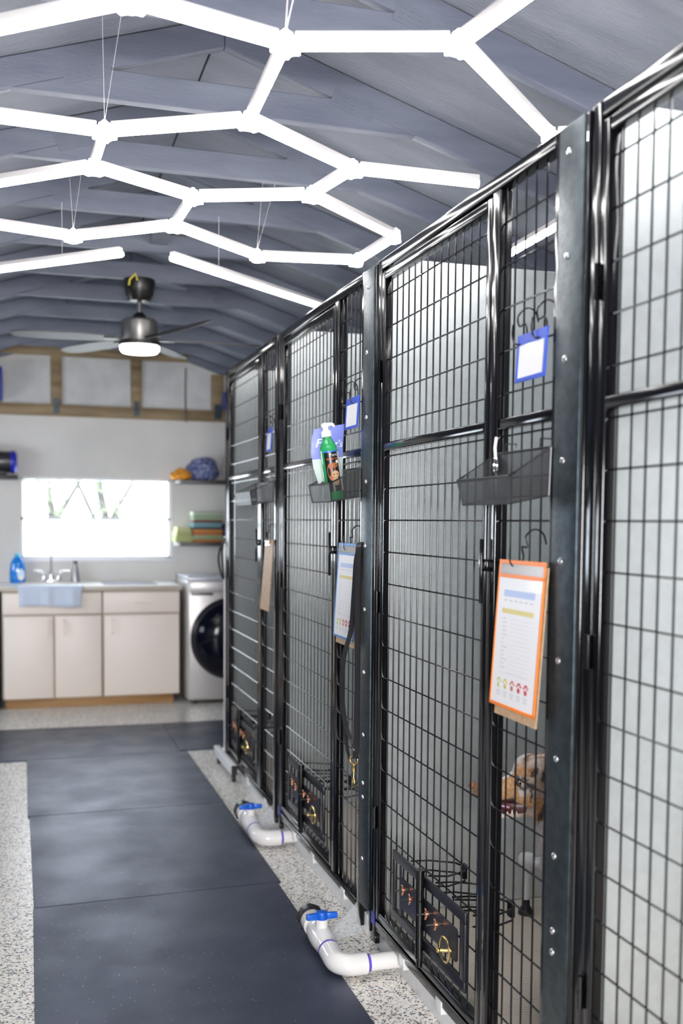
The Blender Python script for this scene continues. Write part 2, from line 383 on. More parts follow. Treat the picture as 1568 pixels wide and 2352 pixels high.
# outside
m = newmat('pale_ground', (.6, .62, .55), .9)  # one even pale colour for the ground outside
struct(MB().box(-14, 14, YB+.3, 26, -.3, -.25).build('trim_2', m, smooth=False), 'pale ground outside the window')
bark = newmat('bark', (.085, .08, .075), .9); leaf = newmat('foliage', (.16, .19, .12), .8)
for i, (x, y, h, r) in enumerate(((-.15, 12.5, 4, .10), (.40, 15.5, 5, .09), (1.0, 13.6, 4.5, .07), (2.0, 12.2, 4.2, .12))):
    t = thing('tree', (x, y, -.25), 'blurred garden tree seen through the window, %s' % ('leftmost one', 'second from the left', 'third from the left', 'rightmost one')[i], 'tree', 'trees outside the back window')
    mb = MB(); mb.tube([(x, y, -.25), (x+.1, y, .9), (x-.1, y+.1, 2), (x+.3, y, h)], [r, r*.9, r*.7, r*.3], 8)
    mb.tube([(x+.05, y, 1.0), (x-.35, y, 1.9), (x-.5, y, 2.9)], [r*.6, r*.4, r*.2], 6).tube([(x, y, 1.3), (x+.4, y, 2.0), (x+.5, y, 2.9)], [r*.5, r*.4, r*.2], 6)
    mb.build('trunk', bark, t)
    mb = MB(); rr = random.Random(i)
    for k in range(160):
        c = Vector((x+rr.uniform(-.16, .18), y+rr.gauss(0, .15), rr.uniform(1.35, 3.4))); d = Vector((rr.uniform(-1, 1), rr.uniform(-1, 1), rr.uniform(-.5, .5))).normalized()*.09; e = d.orthogonal().normalized()*.04
        mb.add([c-d, c+e, c+d, c-e], [(0, 1, 2, 3)])
    mb.build('foliage', leaf, t, smooth=False)

# gable timbers on the back wall
tt = thing('timber_gable_truss', (RX, YB, 2.235), 'bare timber truss framing on the gable of the back wall', 'truss')
Z0, Z1 = 2.235, 2.305
MB().box(XL, XR, YB-.045, YB, Z0, Z1+.02).build('bottom_chord', 'wood', tt, bev=.004)
for x0, x1, z1 in ((-.40, -.31, 2.70), (.22, .305, 2.72), (.845, .93, 2.72), (1.50, 1.60, 2.62)):
    MB().box(x0, x1, YB-.04, YB-.001, Z1+.02, min(z1, roofz(x0 if x0 < RX else x1)-.01)).build('web_post', 'wood', tt, bev=.003)
    MB().box(x0+.02, x1-.02, YB-.0475, YB-.045, Z0+.02, Z1+.07).build('nail_plate', 'galv', tt)
MB().box(-.15, 1.3, YB-.05, YB-.002, 2.71, 2.80).build('collar_tie', 'wood', tt, bev=.003)
for sgn, xe in ((-1, XL), (1, XR)):
    x0 = RX+sgn*.0
    MB().prism([(x0, YB-.04, RZ-.005), (x0, YB-.04, RZ-.095), (xe, YB-.04, roofz(xe)-.095), (xe, YB-.04, roofz(xe)-.005)], (0, .039, 0)).build('rafter', 'rafter', tt)
gp = MB()
for x0, x1 in ((-.30, .215), (.315, .84), (.94, 1.275), (1.285, 1.495)):
    gp.prism([(x0, YB-.012, 2.335), (x1, YB-.012, 2.335), (x1, YB-.012, min(2.70, roofz(x1)-.11)), (x0, YB-.012, min(2.70, roofz(x0)-.11))], (0, .011, 0))
struct(gp.build('trim_3', 'gable', smooth=False), 'white infill panels between the gable posts')
tag(MB().tube([(1.285, YB-.056, 2.22), (1.28, YB-.056, 2.45), (1.285, YB-.056, 2.66)], .007, 8).build('conduit', 'fangrey'), 'thin grey conduit running up the gable of the back wall', 'conduit')

# ------------------------------------------------------------------ roof trusses
ords = ['first', 'second', 'third', 'fourth', 'fifth', 'sixth', 'seventh', 'eighth', 'ninth', 'tenth', 'eleventh', 'twelfth', 'thirteenth', 'fourteenth', 'fifteenth', 'sixteenth']
TY = [8.30 - .61*i for i in range(16)]
zc = 2.72
def truss(y, i):
    t = thing('roof_truss', (RX, y, zc), 'grey painted roof truss with collar tie, %s forward from the back wall' % ords[min(i, 15)], 'roof truss', 'grey roof trusses under the ridge')
    h = .019
    for sgn, xe in ((-1, XL), (1, XR)):
        x0 = RX + (0 if sgn < 0 else .002)
        MB().prism([(x0, y-h, RZ-.002), (x0, y-h, RZ-.095), (xe, y-h, roofz(xe)-.095), (xe, y-h, roofz(xe)-.002)], (0, 2*h, 0)).build('rafter', 'rafter', t, bev=.003, seg=1)
    # collar: ends cut to the rafter underside
    b = lambda z: (RZ-.095-z)/SL
    hb, ht = b(zc), b(zc+.089)
    MB().prism([(RX-hb, y-h, zc), (RX+hb, y-h, zc), (RX+hb-.004, y-h, zc+.004), (RX+ht, y-h, zc+.089), (RX-ht, y-h, zc+.089)], (0, 2*h, 0)).build('collar_tie', 'rafter', t, bev=.003, seg=1)
    for sgn in (-1, 1):
        c = Vector((RX+sgn*(ht+.06), y-h-.0012, zc+.075)); d = Vector((-sgn, 0, SL)).normalized(); u = Vector((sgn*SL, 0, 1)).normalized()
        mb = MB(); mb.beam(c-d*.075, c+d*.075, .0016, .055, u)
        for k in range(5):
            for q in (-1, 0, 1):
                e = c + d*(k-2)*.028 + u*q*.015; mb.beam(e-d*.008+Vector((0, -.0014, 0)), e+d*.008+Vector((0, -.0014, 0)), .0022, .003, u)
        mb.build('nail_plate', 'plate', t, smooth=False)
    return t
for i, y in enumerate(TY): truss(y, i)
tag(MB().beam((.615, 4.66, 2.765), (.645, 5.22, 2.765), .085, .02).build('brace_board', 'plate'), 'short pale brace board lying between two roof trusses above the lights', 'board')

# ------------------------------------------------------------------ honeycomb light
ZL = 2.48
N = dict(A=(.247, 2.510), B=(.637, 2.617), C=(1.048, 2.483), D=(.656, 3.139), E=(.251, 3.364), F=(.240, 3.707), G=(.610, 3.931), H=(1.076, 3.453), I=(1.017, 3.768),
         J=(.596, 4.328), K=(.214, 4.629), L=(1.018, 4.701), M=(1.468, 4.631), O=(1.496, 4.195), P=(1.13, 2.0), Q=(1.560, 2.978), R=(1.562, 3.453),
         V=(-.16, 2.84), W=(-.14, 3.34), X=(-.16, 4.06), Y=(-.16, 4.53), V2=(-.20, 3.25), a=(2.061, 4.32), b=(2.05, 3.76), A2=(.25, 2.05), c=(2.02, 2.76), d=(2.05, 2.25), e=(1.65, 1.97), f=(1.65, 1.47), g=(2.06, 1.22), h=(2.48, 1.47), i=(2.48, 2.0), j=(2.06, .75))
N = {k: (x*.898, y*.898) for k, (x, y) in N.items()}
hx = thing('honeycomb_light', (.6, 3.5, ZL), 'large white honeycomb of lit tube lights hanging under the roof trusses', 'light')
Eg = 'AB BC BD DE EF FG DH HI GI GJ JK JL LM MO IO CP CQ HR AV EW FX KY ab bc RQ Rb'.replace('RQ', '').replace('Rb', '').split()
Eg = [e for e in Eg if e != 'bc'] + [('A', 'A2')] + 'Qc cd de ef fg gj eP'.split()
deg = {}
for e in Eg:
    e = tuple(e) if isinstance(e, str) else e
    a, b = Vector((*N[e[0]], ZL)), Vector((*N[e[1]], ZL)); d = (b-a).normalized()
    for k in e: deg.setdefault(k, []).append(d)
    a2, b2 = a+d*.023, b-d*.023
    tb = MB().beam(a2+Vector((0, 0, .0195)), b2+Vector((0, 0, .0195)), .0245, .018).build('light_tube', 'housing', hx, bev=.002)
    prof = [(-.0125, .012), (-.0125, -.002), (-.009, -.009), (0, -.0125), (.009, -.009), (.0125, -.002), (.0125, .012)]
    sd = d.cross(Vector((0, 0, 1)))
    MB().prism([a2 + sd*x*.9 + Vector((0, 0, z*.9)) for x, z in prof], (b2-a2)).build('diffuser', 'tube', tb)
for k, ds in deg.items():
    if len(ds) < 2: continue
    c = Vector((*N[k], ZL)); mb = MB(); mb.cur = 0
    for d in ds:
        dd = d if any((Vector((*N[j], ZL))-c).normalized().dot(d) > .99 for e in Eg for j in e if k in e and j != k) else -d
        mb.beam(c, c+dd*.032, .028, .032)
    mb.cyl(c+Vector((0, 0, -.017)), c+Vector((0, 0, .028)), .021, .016, 12).cyl(c+Vector((0, 0, .028)), c+Vector((0, 0, .036)), .009, .006, 10)
    mb.build('joint', 'tube', hx, bev=.002)
for k, ty in (('B', 2.20), ('K', 4.03), ('L', 4.03), ('E', 2.81)):
    c = Vector((*N[k], ZL+.03))
    for dx in (-.02, .03): MB().cyl(c, (c.x+dx, ty, 2.722), .0011 if k == 'B' else .0005, n=5).build('hanging_wire', 'housing', hx)
for p, q, lb in (((.386, 4.343), (-.38, 5.05), 'straight lit strip light left of the fan, pointing away from the honeycomb'), ((.590, 4.347), (1.57, 5.20), 'straight lit strip light right of the fan, running down towards the kennels')):
    a, b = Vector((*p, ZL)), Vector((*q, ZL)); t = thing('strip_light', (a+b)/2, lb, 'light')
    d = (b-a).normalized()
    MB().beam(a+Vector((0, 0, .02)), b+Vector((0, 0, .02)), .026, .018).build('housing', 'housing', t, bev=.003)
    mb = MB().cyl(a, b, .0125, n=12); mb.ball(a, .0125).ball(b, .0125); mb.build('diffuser', 'tube', t)
    MB().cyl(a+d*.3+Vector((0, 0, .03)), (a+d*.3)+Vector((0, 0, .24)), .001, n=5).build('hanging_wire', 'housing', t)

# ------------------------------------------------------------------ ceiling fan
FX, FY = .618, 5.86
fan = thing('ceiling_fan', (FX, FY, 2.72), 'dark five-blade ceiling fan with a round lit lamp', 'ceiling fan')
MB().lathe([(.03, 2.60), (.055, 2.605), (.075, 2.64), (.085, 2.70), (.085, 2.72)], (FX, FY, 0)).build('canopy', 'fandark', fan)
MB().cyl((FX, FY, 2.50), (FX, FY, 2.61), .013).build('downrod', 'fangrey', fan)
MB().lathe([(.045, 2.505), (.035, 2.53), (.018, 2.545)], (FX, FY, 0)).build('coupling', 'fandark', fan)
MB().lathe([(.095, 2.385), (.098, 2.39), (.098, 2.495), (.09, 2.505), (.02, 2.507)], (FX, FY, 0), n=40).build('motor_housing', 'fangrey', fan)
MB().lathe([(.10, 2.36), (.115, 2.365), (.115, 2.385), (.08, 2.392)], (FX, FY, 0), n=40).build('lamp_collar', 'fandark', fan)
MB().lathe([(.06, 2.325), (.095, 2.33), (.106, 2.345), (.106, 2.362), (.05, 2.363)], (FX, FY, 0), n=40).build('lamp_diffuser', 'lamp', fan)
for an in (-66, 0, 62, 124, 177):
    t = math.radians(an); d = Vector((cos(t), sin(t), 0)); s_ = Vector((-sin(t), cos(t), 0)); c0 = Vector((FX, FY, 2.40))
    pit = .12 if an != -66 else .45; mb = MB(); pts = []
    for u_, wd in ((.13, .035), (.2, .055), (.35, .066), (.55, .062), (.64, .05), (.67, .02)):
        for sg in (-1, 1): pts.append(c0 + d*u_ + s_*sg*wd*cos(pit) + Vector((0, 0, sg*wd*sin(pit))))
    v = pts + [p+Vector((0, 0, .006)) for p in pts]; nn = len(pts); f = []
    for k in range(5):
        a = 2*k; f += [(a, a+1, a+3, a+2), (nn+a, nn+a+2, nn+a+3, nn+a+1), (a, a+2, nn+a+2, nn+a), (a+1, nn+a+1, nn+a+3, a+3)]
    f += [(0, nn, nn+1, 1), (nn-2, nn-1, 2*nn-1, 2*nn-2)]
    bl = mb.add(v, f).build('blade', 'fanblade', fan)
    MB().beam(c0+d*.08, c0+d*.19, .05, .008).build('blade_iron', 'fandark', bl)
MB().tube([(FX-.02, FY-.086, 2.70), (FX-.03, FY-.1, 2.73), (FX-.06, FY-.09, 2.70), (FX-.065, FY-.09, 2.67)], .005, 6).build('cord', newmat('yellow_cord', (.8, .65, .05), .5), fan)

# ================================================================== FLOOR MATS
def mat4(name, pts, label):
    mb = MB().prism([(x, y, .0) for x, y in pts], (0, 0, .009))
    tag(mb.build(name, 'rubber', bev=.0015, seg=1), label, 'floor mat', 'black rubber mats')
mat4('rubber_mat', [(.008, 5.117), (.952, 5.135), (.948, 6.348), (.006, 6.335)], 'black rubber mat in the aisle, just before the crosswise mats')
mat4('rubber_mat', [(.024, 3.888), (.953, 3.926), (.950, 5.131), (.016, 5.111)], 'middle black rubber mat of the aisle, between the far and the nearest mat')
mat4('rubber_mat', [(.016, 2.66), (.934, 2.70), (.940, 3.921), (.021, 3.884)], 'nearest black rubber mat with fine specks, at the bottom of the photo')
mat4('rubber_mat', [(-.33, 6.338), (.904, 6.352), (.905, 7.27), (-.33, 7.30)], 'crosswise black rubber mat in front of the cream cabinets')
mat4('rubber_mat', [(.911, 6.385), (2.1, 6.385), (2.1, 7.29), (.911, 7.275)], 'black rubber mat in front of the washing machine, beside the last kennel')

# ================================================================== KENNELS
KX = 1.10          # front face of the gates
TD = .036          # tube depth
def wires(mb, y0, y1, z0, z1, ystart, x=KX+.018):
    y = ystart
    while y < y1:
        if y > y0: mb.cyl((x, y, z0), (x, y, z1), .0024, n=6, caps=False)
        y += .0508
    z = .206
    while z < z1:
        if z > z0: mb.cyl((x-.0045, y0, z), (x-.0045, y1, z), .0024, n=6, caps=False)
        z += .1016
def kennel(U, label, cover, hatchdetail=True):
    k = thing('dog_kennel', (KX, U+.61, 0), label, 'dog kennel', 'black mesh dog kennels in a row')
    x0, x1 = KX, KX+TD; F = U+1.22
    R = MB()
    R.box(x0, x1, U, U+.038, .05, 2.255).box(x0, x1, F-.038, F, .05, 2.255)
    R.box(x0, x1, U+.038, F-.038, 2.22, 2.255).box(x0, x1, U+.038, F-.038, .07, .104)
    R.box(x0, x1, U+.315, U+.353, .104, 2.22).box(x0+.004, x1-.004, U+.038, U+.315, 1.645, 1.672)
    R.box(x0-.004, x1+.012, F+.0006, F+.0116, .05, 2.25)
    R.build('front_frame', 'black', k, bev=.005, seg=3)
    mb = MB(); wires(mb, U+.03, U+.32, .10, 2.225, U+.058); mb.build('mesh_panel', 'wire', k)
    # door
    D = MB(); d0, d1 = U+.356, F-.041
    D.box(x0, x1-.006, d0, d0+.029, .112, 2.213).box(x0, x1-.006, d1-.029, d1, .112, 2.213)
    D.box(x0, x1-.006, d0+.029, d1-.029, 2.184, 2.213).box(x0, x1-.006, d0+.029, d1-.029, .112, .141).box(x0, x1-.006, d0+.029, d1-.029, 1.645, 1.672)
    door = D.build('door', 'black', k, bev=.005, seg=3)
    mb = MB(); wires(mb, d0+.02, d1-.02, .13, 2.19, d0+.058, KX+.016); mb.build('door_mesh', 'wire', door)
    for z in (.45, 1.16, 1.9):
        MB().cyl((x0-.006, F-.041, z-.035), (x0-.006, F-.041, z+.035), .006, n=10).cyl((x0-.006, F-.041, z-.002), (x0-.006, F-.041, z+.002), .0075, n=10).build('hinge', 'black', door)
    MB().box(x0-.012, x0, d0-.03, d0+.02, 1.30, 1.33).cyl((x0-.016, d0-.005, 1.22), (x0-.016, d0-.005, 1.38), .005, n=8).build('latch', 'black', door, bev=.002)
    # feeding hatch
    h0, h1, hz0, hz1 = U+.425, U+.985, .19, .405; xa, xb = KX-.012, KX-.002; yp = U+.715
    H = MB(); H.box(xa, xb, h0, h1, hz1-.030, hz1).box(xa, xb, h0, h1, hz0, hz0+.030).box(xa, xb, h0, h0+.030, hz0+.03, hz1-.03).box(xa, xb, h1-.022, h1, hz0+.03, hz1-.03).box(xa, xb, h1-.085, h1-.062, hz0+.03, hz1-.03)
    hatch = H.build('feeding_hatch', 'blackplate', k, bev=.003)
    pl = MB(); px_ = xa-.002
    pl.prism([(px_, h0+.045, .262), (px_, h0+.052, .255), (px_, h1-.09, .25), (px_, h1-.085, .345), (px_, h0+.052, .345), (px_, h0+.045, .338)], (.004, 0, 0))
    pl.build('swivel_plate', 'blackplate', hatch)
    MB().cyl((xa-.012, yp, hz0-.02), (xa-.012, yp, hz1+.018), .0125, n=14).cyl((xa-.012, yp, hz1+.018), (xa-.012, yp, hz1+.024), .015, n=14).cyl((xa-.012, yp, hz0-.045), (xa-.012, yp, hz0-.02), .009, n=12).build('pivot_post', 'black', hatch)
    for yy, zz in ((yp+.13, .325), (yp+.07, .318), (yp-.06, .322), (yp-.13, .318)):
        w_ = MB().cyl((px_-.042, yy, zz), (px_, yy, zz), .003, n=8).cyl((px_-.016, yy, zz), (px_-.006, yy, zz), .007, n=8)
        wb = w_.build('wing_bolt', 'darksteel', hatch)
        w2 = MB()
        w2.cyl((px_-.018, yy, zz), (px_-.006, yy, zz), .0078, n=8)
        for s_ in (-1, 1): w2.beam((px_-.012, yy, zz+s_*.004), (px_-.018, yy, zz+s_*.016), .008, .0035, (1, 0, 0))
        w2.build('wing_nut', 'copper', hatch, bev=.001)
    rg = [(px_-.012, h0+.10+.034*cos(t*PI/10), .272+.034*sin(t*PI/10)) for t in range(20)]
    MB().tube(rg, .0032, 8, closed=True).build('pull_ring', 'brass', hatch)
    MB().cyl((px_-.03, h0+.10, .272), (px_+.004, h0+.085, .272), .005, n=8).ball((px_-.03, h0+.10, .272), .007).build('ring_pin', 'brass', hatch)
    for yy in (yp+.12, yp-.08, yp-.20):
        lp = [(KX+.02, yy-.07, .36), (KX+.08, yy-.075, .355), (KX+.15, yy-.04, .353), (KX+.165, yy, .353), (KX+.15, yy+.04, .353), (KX+.08, yy+.075, .355), (KX+.02, yy+.07, .36)]
        mb = MB().tube(lp, .003, 6).tube([(a, b, c+.03) for a, b, c in lp], .003, 6).box(KX+.158, KX+.17, yy-.012, yy+.012, .347, .39)
        mb.build('bowl_ring', 'wire', hatch)
    # sheet steel partition at the far side, back panel, floor
    MB().box(KX+.05, 2.62, F+.003, F+.015, .06, 2.272).build('partition', 'sheet', k, bev=.002, seg=1)
    MB().box(2.60, 2.612, U, F, .06, 2.20).build('back_panel', 'sheet', k)
    MB().box(KX+.045, 2.60, U+.004, F-.003, .085, .108).build('deck_floor', 'deck', k, bev=.003)
    ch = MB().box(KX+.018, KX+.034, U-.03, F+.03, .0, .072).box(KX+.034, KX+.07, U-.03, F+.03, .06, .072).build('base_channel', 'channel', k, bev=.002)
    for yy in (U+.2, U+.62, U+.92): MB().box(KX-.003, KX+.02, yy-.022, yy+.022, .052, .088).build('clip', 'channel', ch, bev=.002)
    for yy in (U+.019, F-.019): MB().box(KX+.002, x1, yy-.018, yy+.018, .022, .055).build('foot', 'black', k, bev=.003)
    if cover:
        pc = MB().box(KX-.009, KX-.001, F+.012, F+.118, .115, 2.246).build('post_cover', 'galv', k, bev=.003)
        for zz in [.277+.2125*i for i in range(10)]+[.489+.048]:
            MB().lathe([(.0078, 0), (.0072, .0022), (.0042, .0042)], (KX-.009, F+.075, zz), (-1, 0, 0), 12).build('rivet', 'rivet', pc)
    return k
UN = [.700, 2.030, 3.375, 4.655]
kennel(UN[3], 'far black mesh dog kennel beside the washing machine', False)
kennel(UN[2], 'middle black mesh dog kennel, with treat pouch and leash on its front', False)
kennel(UN[1], 'black mesh dog kennel holding the merle dog', True)
kennel(UN[0], 'nearest black mesh dog kennel, cut by the right edge of the photo', True)
# blue tape marks on the frame feet
for y in (3.231, 4.576):
    tag(MB().box(KX-.0012, KX+.0005, y-.017, y+.017, .085, .125).build('blue_tape', newmat('deep_blue_tape', (.02, .03, .38), .3)), 'short strip of deep blue tape at the foot of a kennel post, %s' % ('farther one' if y > 4 else 'nearer one'), 'tape')

# ------------------------------------------------------------------ PVC drains
def drain(cx, cy, Lx, Ly, label):
    t = thing('pvc_drain', (cx, cy, 0), label, 'drain pipe', 'white drain pipes with blue valves')
    z = .0445; mb = MB()
    mb.cyl((cx+.07, cy, z), (Lx, cy, z), .0265, n=24)
    mb.build('pipe', 'pvc', t)
    el = MB(); pts = [(cx+.085, cy, z), (cx+.04, cy, z)]
    for q in range(1, 8):
        a = PI/2*q/8; pts.append((cx+.04-.045*sin(a), cy+.045*(1-cos(a)), z+.004*q/8))
    pts += [(cx-.005, cy+.045, z+.004), (cx-.005, cy+.10, z+.01)]
    el.tube(pts, .034, 24); el.build('elbow', 'pvc', t, ang=50)
    MB().tube([(cx+.083, cy, z), (cx+.096, cy, z)], .0275, 24).build('primer_mark', 'purple', t)
    a = Vector((cx-.005, cy+.10, z+.01)); b = Vector((cx-.004, Ly-.05, z+.028)); d = (b-a).normalized(); L = (b-a).length
    MB().lathe([(.031, 0), (.031, L*.12), (.036, L*.2), (.040, L*.38), (.040, L*.55), (.036, L*.68), (.032, L*.72), (.032, L*.78), (.038, L*.8), (.038, L)], a, d, 24).build('valve_body', 'pvc', t, ang=50)
    MB().tube([a+d*.002, a+d*.007], .0345, 24).build('primer_mark', 'purple', t)
    e = b; MB().lathe([(.043, 0), (.044, .03), (.040, .036), (.026, .038), (.024, .02)], e, d, 28).build('cap', 'blackplastic', t, ang=50)
    rib = MB()
    for q in range(8):
        th = q*PI/4; sd = d.orthogonal().normalized(); u_ = d.cross(sd); o_ = sd*cos(th)+u_*sin(th); rib.beam(e+o_*.043+d*.004, e+o_*.043+d*.03, .008, .006, o_)
    rib.build('cap_rib', 'blackplastic', t)
    c = a + d*L*.42
    MB().cyl(c, c+Vector((0, 0, .062)), .021, n=20).build('valve_stem', 'pvc', t)
    h = MB(); zc_ = c.z+.062; cxx, cyy = c.x, c.y
    h.cyl((cxx, cyy, zc_-.004), (cxx, cyy, zc_+.024), .019, n=20)
    for s_ in (-1, 1):
        h.prism([(cxx+s_*.014, cyy-.008, zc_-.002), (cxx+s_*.052, cyy-.010, zc_+.0), (cxx+s_*.052, cyy-.010, zc_+.019), (cxx+s_*.014, cyy-.008, zc_+.020)], (0, .016, 0))
    h.build('valve_handle', 'blue', t, bev=.003)
    return t
drain(.925, 3.03, KX+.02, 3.40, 'white plastic drain pipe with blue valve handle at the kennel of the merle dog')
drain(.972, 4.37, KX+.02, 4.76, 'farther white plastic drain pipe with blue valve handle, at the middle kennel')
for (y, lb) in ((3.33, 'nearer clear plastic splash flap behind the drain valve'), (4.62, 'farther clear plastic splash flap behind the drain valve')):
    mb = MB(); mb.prism([(1.09, y+.05, .105), (1.09, y-.01, .02), (.985, y-.03, .012), (.97, y-.02, .03)], (.002, .002, .002))
    tag(mb.build('splash_flap', 'flap', smooth=False), lb, 'splash flap', 'clear splash flaps at the kennel feet')

# ------------------------------------------------------------------ hanging things
def hook(pts, label, r=.0021):
    mb = MB(); P = [Vector(p) for p in pts]; out = []
    for i in range(len(P)-1):     # Catmull-Rom
        p0, p1, p2, p3 = P[max(i-1, 0)], P[i], P[i+1], P[min(i+2, len(P)-1)]
        for k in range(5):
            t = k/5; out.append(.5*((2*p1)+(-p0+p2)*t+(2*p0-5*p1+4*p2-p3)*t*t+(-p0+3*p1-3*p2+p3)*t**3))
    out.append(P[-1]); mb.tube(out, r, 6)
    tag(mb.build('s_hook', 'wire'), label, 'hook', 'black wire hooks on the kennels')
def shook(y, ztop, zbot, label, x=KX, lean=.03):
    hook([(x+.026, y-.03, ztop-.028), (x+.022, y-.022, ztop-.004), (x+.008, y-.008, ztop+.006), (x-.004, y+.012, ztop-.010), (x-.004, y+.004, ztop-.034),
          (x-.008, y-lean+.012, zbot+.03), (x-.008, y-lean+.004, zbot+.006), (x-.014, y-lean+.014, zbot-.014), (x-.022, y-lean+.034, zbot-.012), (x-.022, y-lean+.048, zbot+.008), (x-.020, y-lean+.050, zbot+.034)], label)
names = {0: 'dog', 1: 'middle kennel', 2: 'far kennel'}
kn = {1: ('kennel with the dog', UN[1]), 2: ('middle kennel', UN[2]), 3: ('far kennel', UN[3])}
for i in (1, 2, 3):
    nm, U = kn[i]
    shook(U+.185, 1.905, 1.84, 'left black wire hook over the blue tag holder on the %s' % nm, lean=.045)
    shook(U+.09, 1.905, 1.84, 'right black wire hook over the blue tag holder on the %s' % nm, lean=.045)
    shook(U+.125 if i != 2 else U+.10, 1.40, 1.335, 'black wire hook over the hanging board on the %s' % nm, lean=-.01)
    # blue tag holder
    y0, y1 = {1: (U+.030, U+.172), 2: (U+.012, U+.155), 3: (U+.02, U+.12)}[i]; zt, zb = 1.845, 1.738
    t = thing('tag_holder', (KX-.015, (y0+y1)/2, zb), 'blue framed card holder hanging on the %s' % nm, 'tag holder', 'blue framed card holders')
    X = KX-.016; fr = MB()
    sh = .010  # leans out at the bottom
    def P_(y, z): return (X-(zt-z)*.05, y+(zt-z)*.02, z)
    def strip(mb, ya, yb, za, zb_, th=.004, dx=0): mb.prism([(P_(ya, za)[0]+dx, P_(ya, za)[1], za), (P_(yb, za)[0]+dx, P_(yb, za)[1], za), (P_(yb, zb_)[0]+dx, P_(yb, zb_)[1], zb_), (P_(ya, zb_)[0]+dx, P_(ya, zb_)[1], zb_)], (th, 0, 0)); return mb
    strip(fr, y0, y1, zt-.024, zt); strip(fr, y0, y1, zb, zb+.010); strip(fr, y0, y0+.012, zb+.01, zt-.024); strip(fr, y1-.010, y1, zb+.01, zt-.024)
    fr.build('holder_frame', 'tagblue', t, bev=.0008, seg=1)
    strip(MB(), y0+.012, y1-.010, zb+.01, zt-.024, .002, .001).build('card', 'paper', t)
def form_board(U, y0, y1, zt, zb, frame, label, nm, backlow=.022):
    t = thing('form_holder', (KX-.02, (y0+y1)/2, zb), label, 'form holder')
    X = KX-.022; k1 = .05
    def pt(y, z, dx=0): return (X-(zt-z)*k1+dx, y+(zt-z)*.03, z)
    def st(mb, ya, yb, za, zb_, th=.003, dx=0): mb.prism([pt(ya, za, dx), pt(yb, za, dx), pt(yb, zb_, dx), pt(ya, zb_, dx)], (th, 0, 0)); return mb
    f = MB(); e = .007
    st(f, y0, y1, zt-.010, zt); st(f, y0, y1, zt-.042, zt-.033); st(f, y0, y1, zb, zb+.008); st(f, y0, y0+e, zb, zt-.01); st(f, y1-e, y1, zb, zt-.01)
    f.build('holder_frame', frame, t, bev=.0008, seg=1)
    st(MB(), y0+e, y1-e, zt-.033, zt-.010, .001, .001).build('clear_window', 'clear', t)
    pp = st(MB(), y0+e, y1-e, zb+.008, zt-.042, .0015, .0012).build('paper_form', 'paper', t)
    L, Rr = y1-e-.03, y0+e+.03; dx = -.0004 + .0012-.001
    st(MB(), Rr, L, zt-.085, zt-.070, .0004, -.0002+.0008).build('header_band', 'formblue', pp)
    st(MB(), Rr, L+.004, zt-.124, zt-.113, .0004, .0006).build('table_band', 'formgold', pp)
    ink = MB(); rr = random.Random(3)
    for q in range(6): y_ = L-.004-q*(L-Rr)/6; st(ink, y_-.014, y_, zt-.0955, zt-.0925, .0004, .0006)
    for q in range(13):
        z_ = zt-.135-q*.0095; wd = rr.uniform(.014, .036); st(ink, L-wd, L-.004, z_-.0022, z_, .0004, .0006)
    st(ink, Rr+.01, L+.004, zb+.0805, zb+.0813, .0004, .0006)
    for q in range(14):
        z_ = zt-.1365-q*.0095; st(ink, Rr, L-.04, z_-.0004, z_, .0003, .0006)
    for q in range(5):
        y_ = L+.004-q*.034
        for z_ in (.026, .031, .036): st(ink, y_-.022, y_-.002, zb+z_, zb+z_+.002, .0004, .0006)
    ink.build('printed_lines', 'ink', pp, smooth=False)
    for q, mt in enumerate(('pawgreen', 'pawgold', 'pawbrown', 'pawred', 'pawred')):
        mb = MB(); yc = L-.008-q*.034
        for a, b, r in ((0, .050, .006), (-.0085, .060, .0028), (-.003, .065, .0028), (.003, .065, .0028), (.0085, .060, .0028)):
            p = Vector(pt(yc+a, zb+b, -.0002)); mb.cyl(p, p+Vector((.0012, 0, 0)), r, n=10)
        mb.build('paw_print', mt, pp, smooth=False)
    b = thing('clipboard', (KX-.012, (y0+y1)/2, zb-backlow), 'brown hardboard clipboard hanging behind the %s' % nm, 'clipboard')
    mb = MB(); X2 = .006
    mb.prism([pt(y0-.004, zb-backlow, X2), pt(y1-.02, zb-backlow, X2), pt(y1-.02, zt-.012, X2), pt(y0-.004, zt-.012, X2)], (.003, 0, 0))
    mb.build('board', 'kraft', b, bev=.001, seg=1)
    return t
form_board(UN[1], UN[1]+.006, UN[1]+.234, 1.335, .992, 'orange', 'orange framed form holder with a white paper form, on the kennel with the dog', 'orange framed form')
form_board(UN[2], UN[2]-.018, UN[2]+.212, 1.345, 1.012, 'lightblue', 'blue framed form holder with a white paper form, partly behind the black leash', 'blue framed form')
b = thing('clipboard', (KX-.012, UN[3]+.1, 1.0), 'bare brown hardboard clipboard with a metal clip on the far kennel', 'clipboard')
MB().prism([(KX-.03, UN[3]+.015, 1.005), (KX-.03, UN[3]+.195, 1.005), (KX-.012, UN[3]+.165, 1.335), (KX-.012, UN[3]+.005, 1.335)], (.003, 0, 0)).build('board', 'kraft', b, bev=.001, seg=1)
MB().box(KX-.022, KX-.012, UN[3]+.05, UN[3]+.12, 1.302, 1.318).cyl((KX-.02, UN[3]+.05, 1.325), (KX-.02, UN[3]+.12, 1.325), .006).build('metal_clip', 'chrome', b, bev=.001)

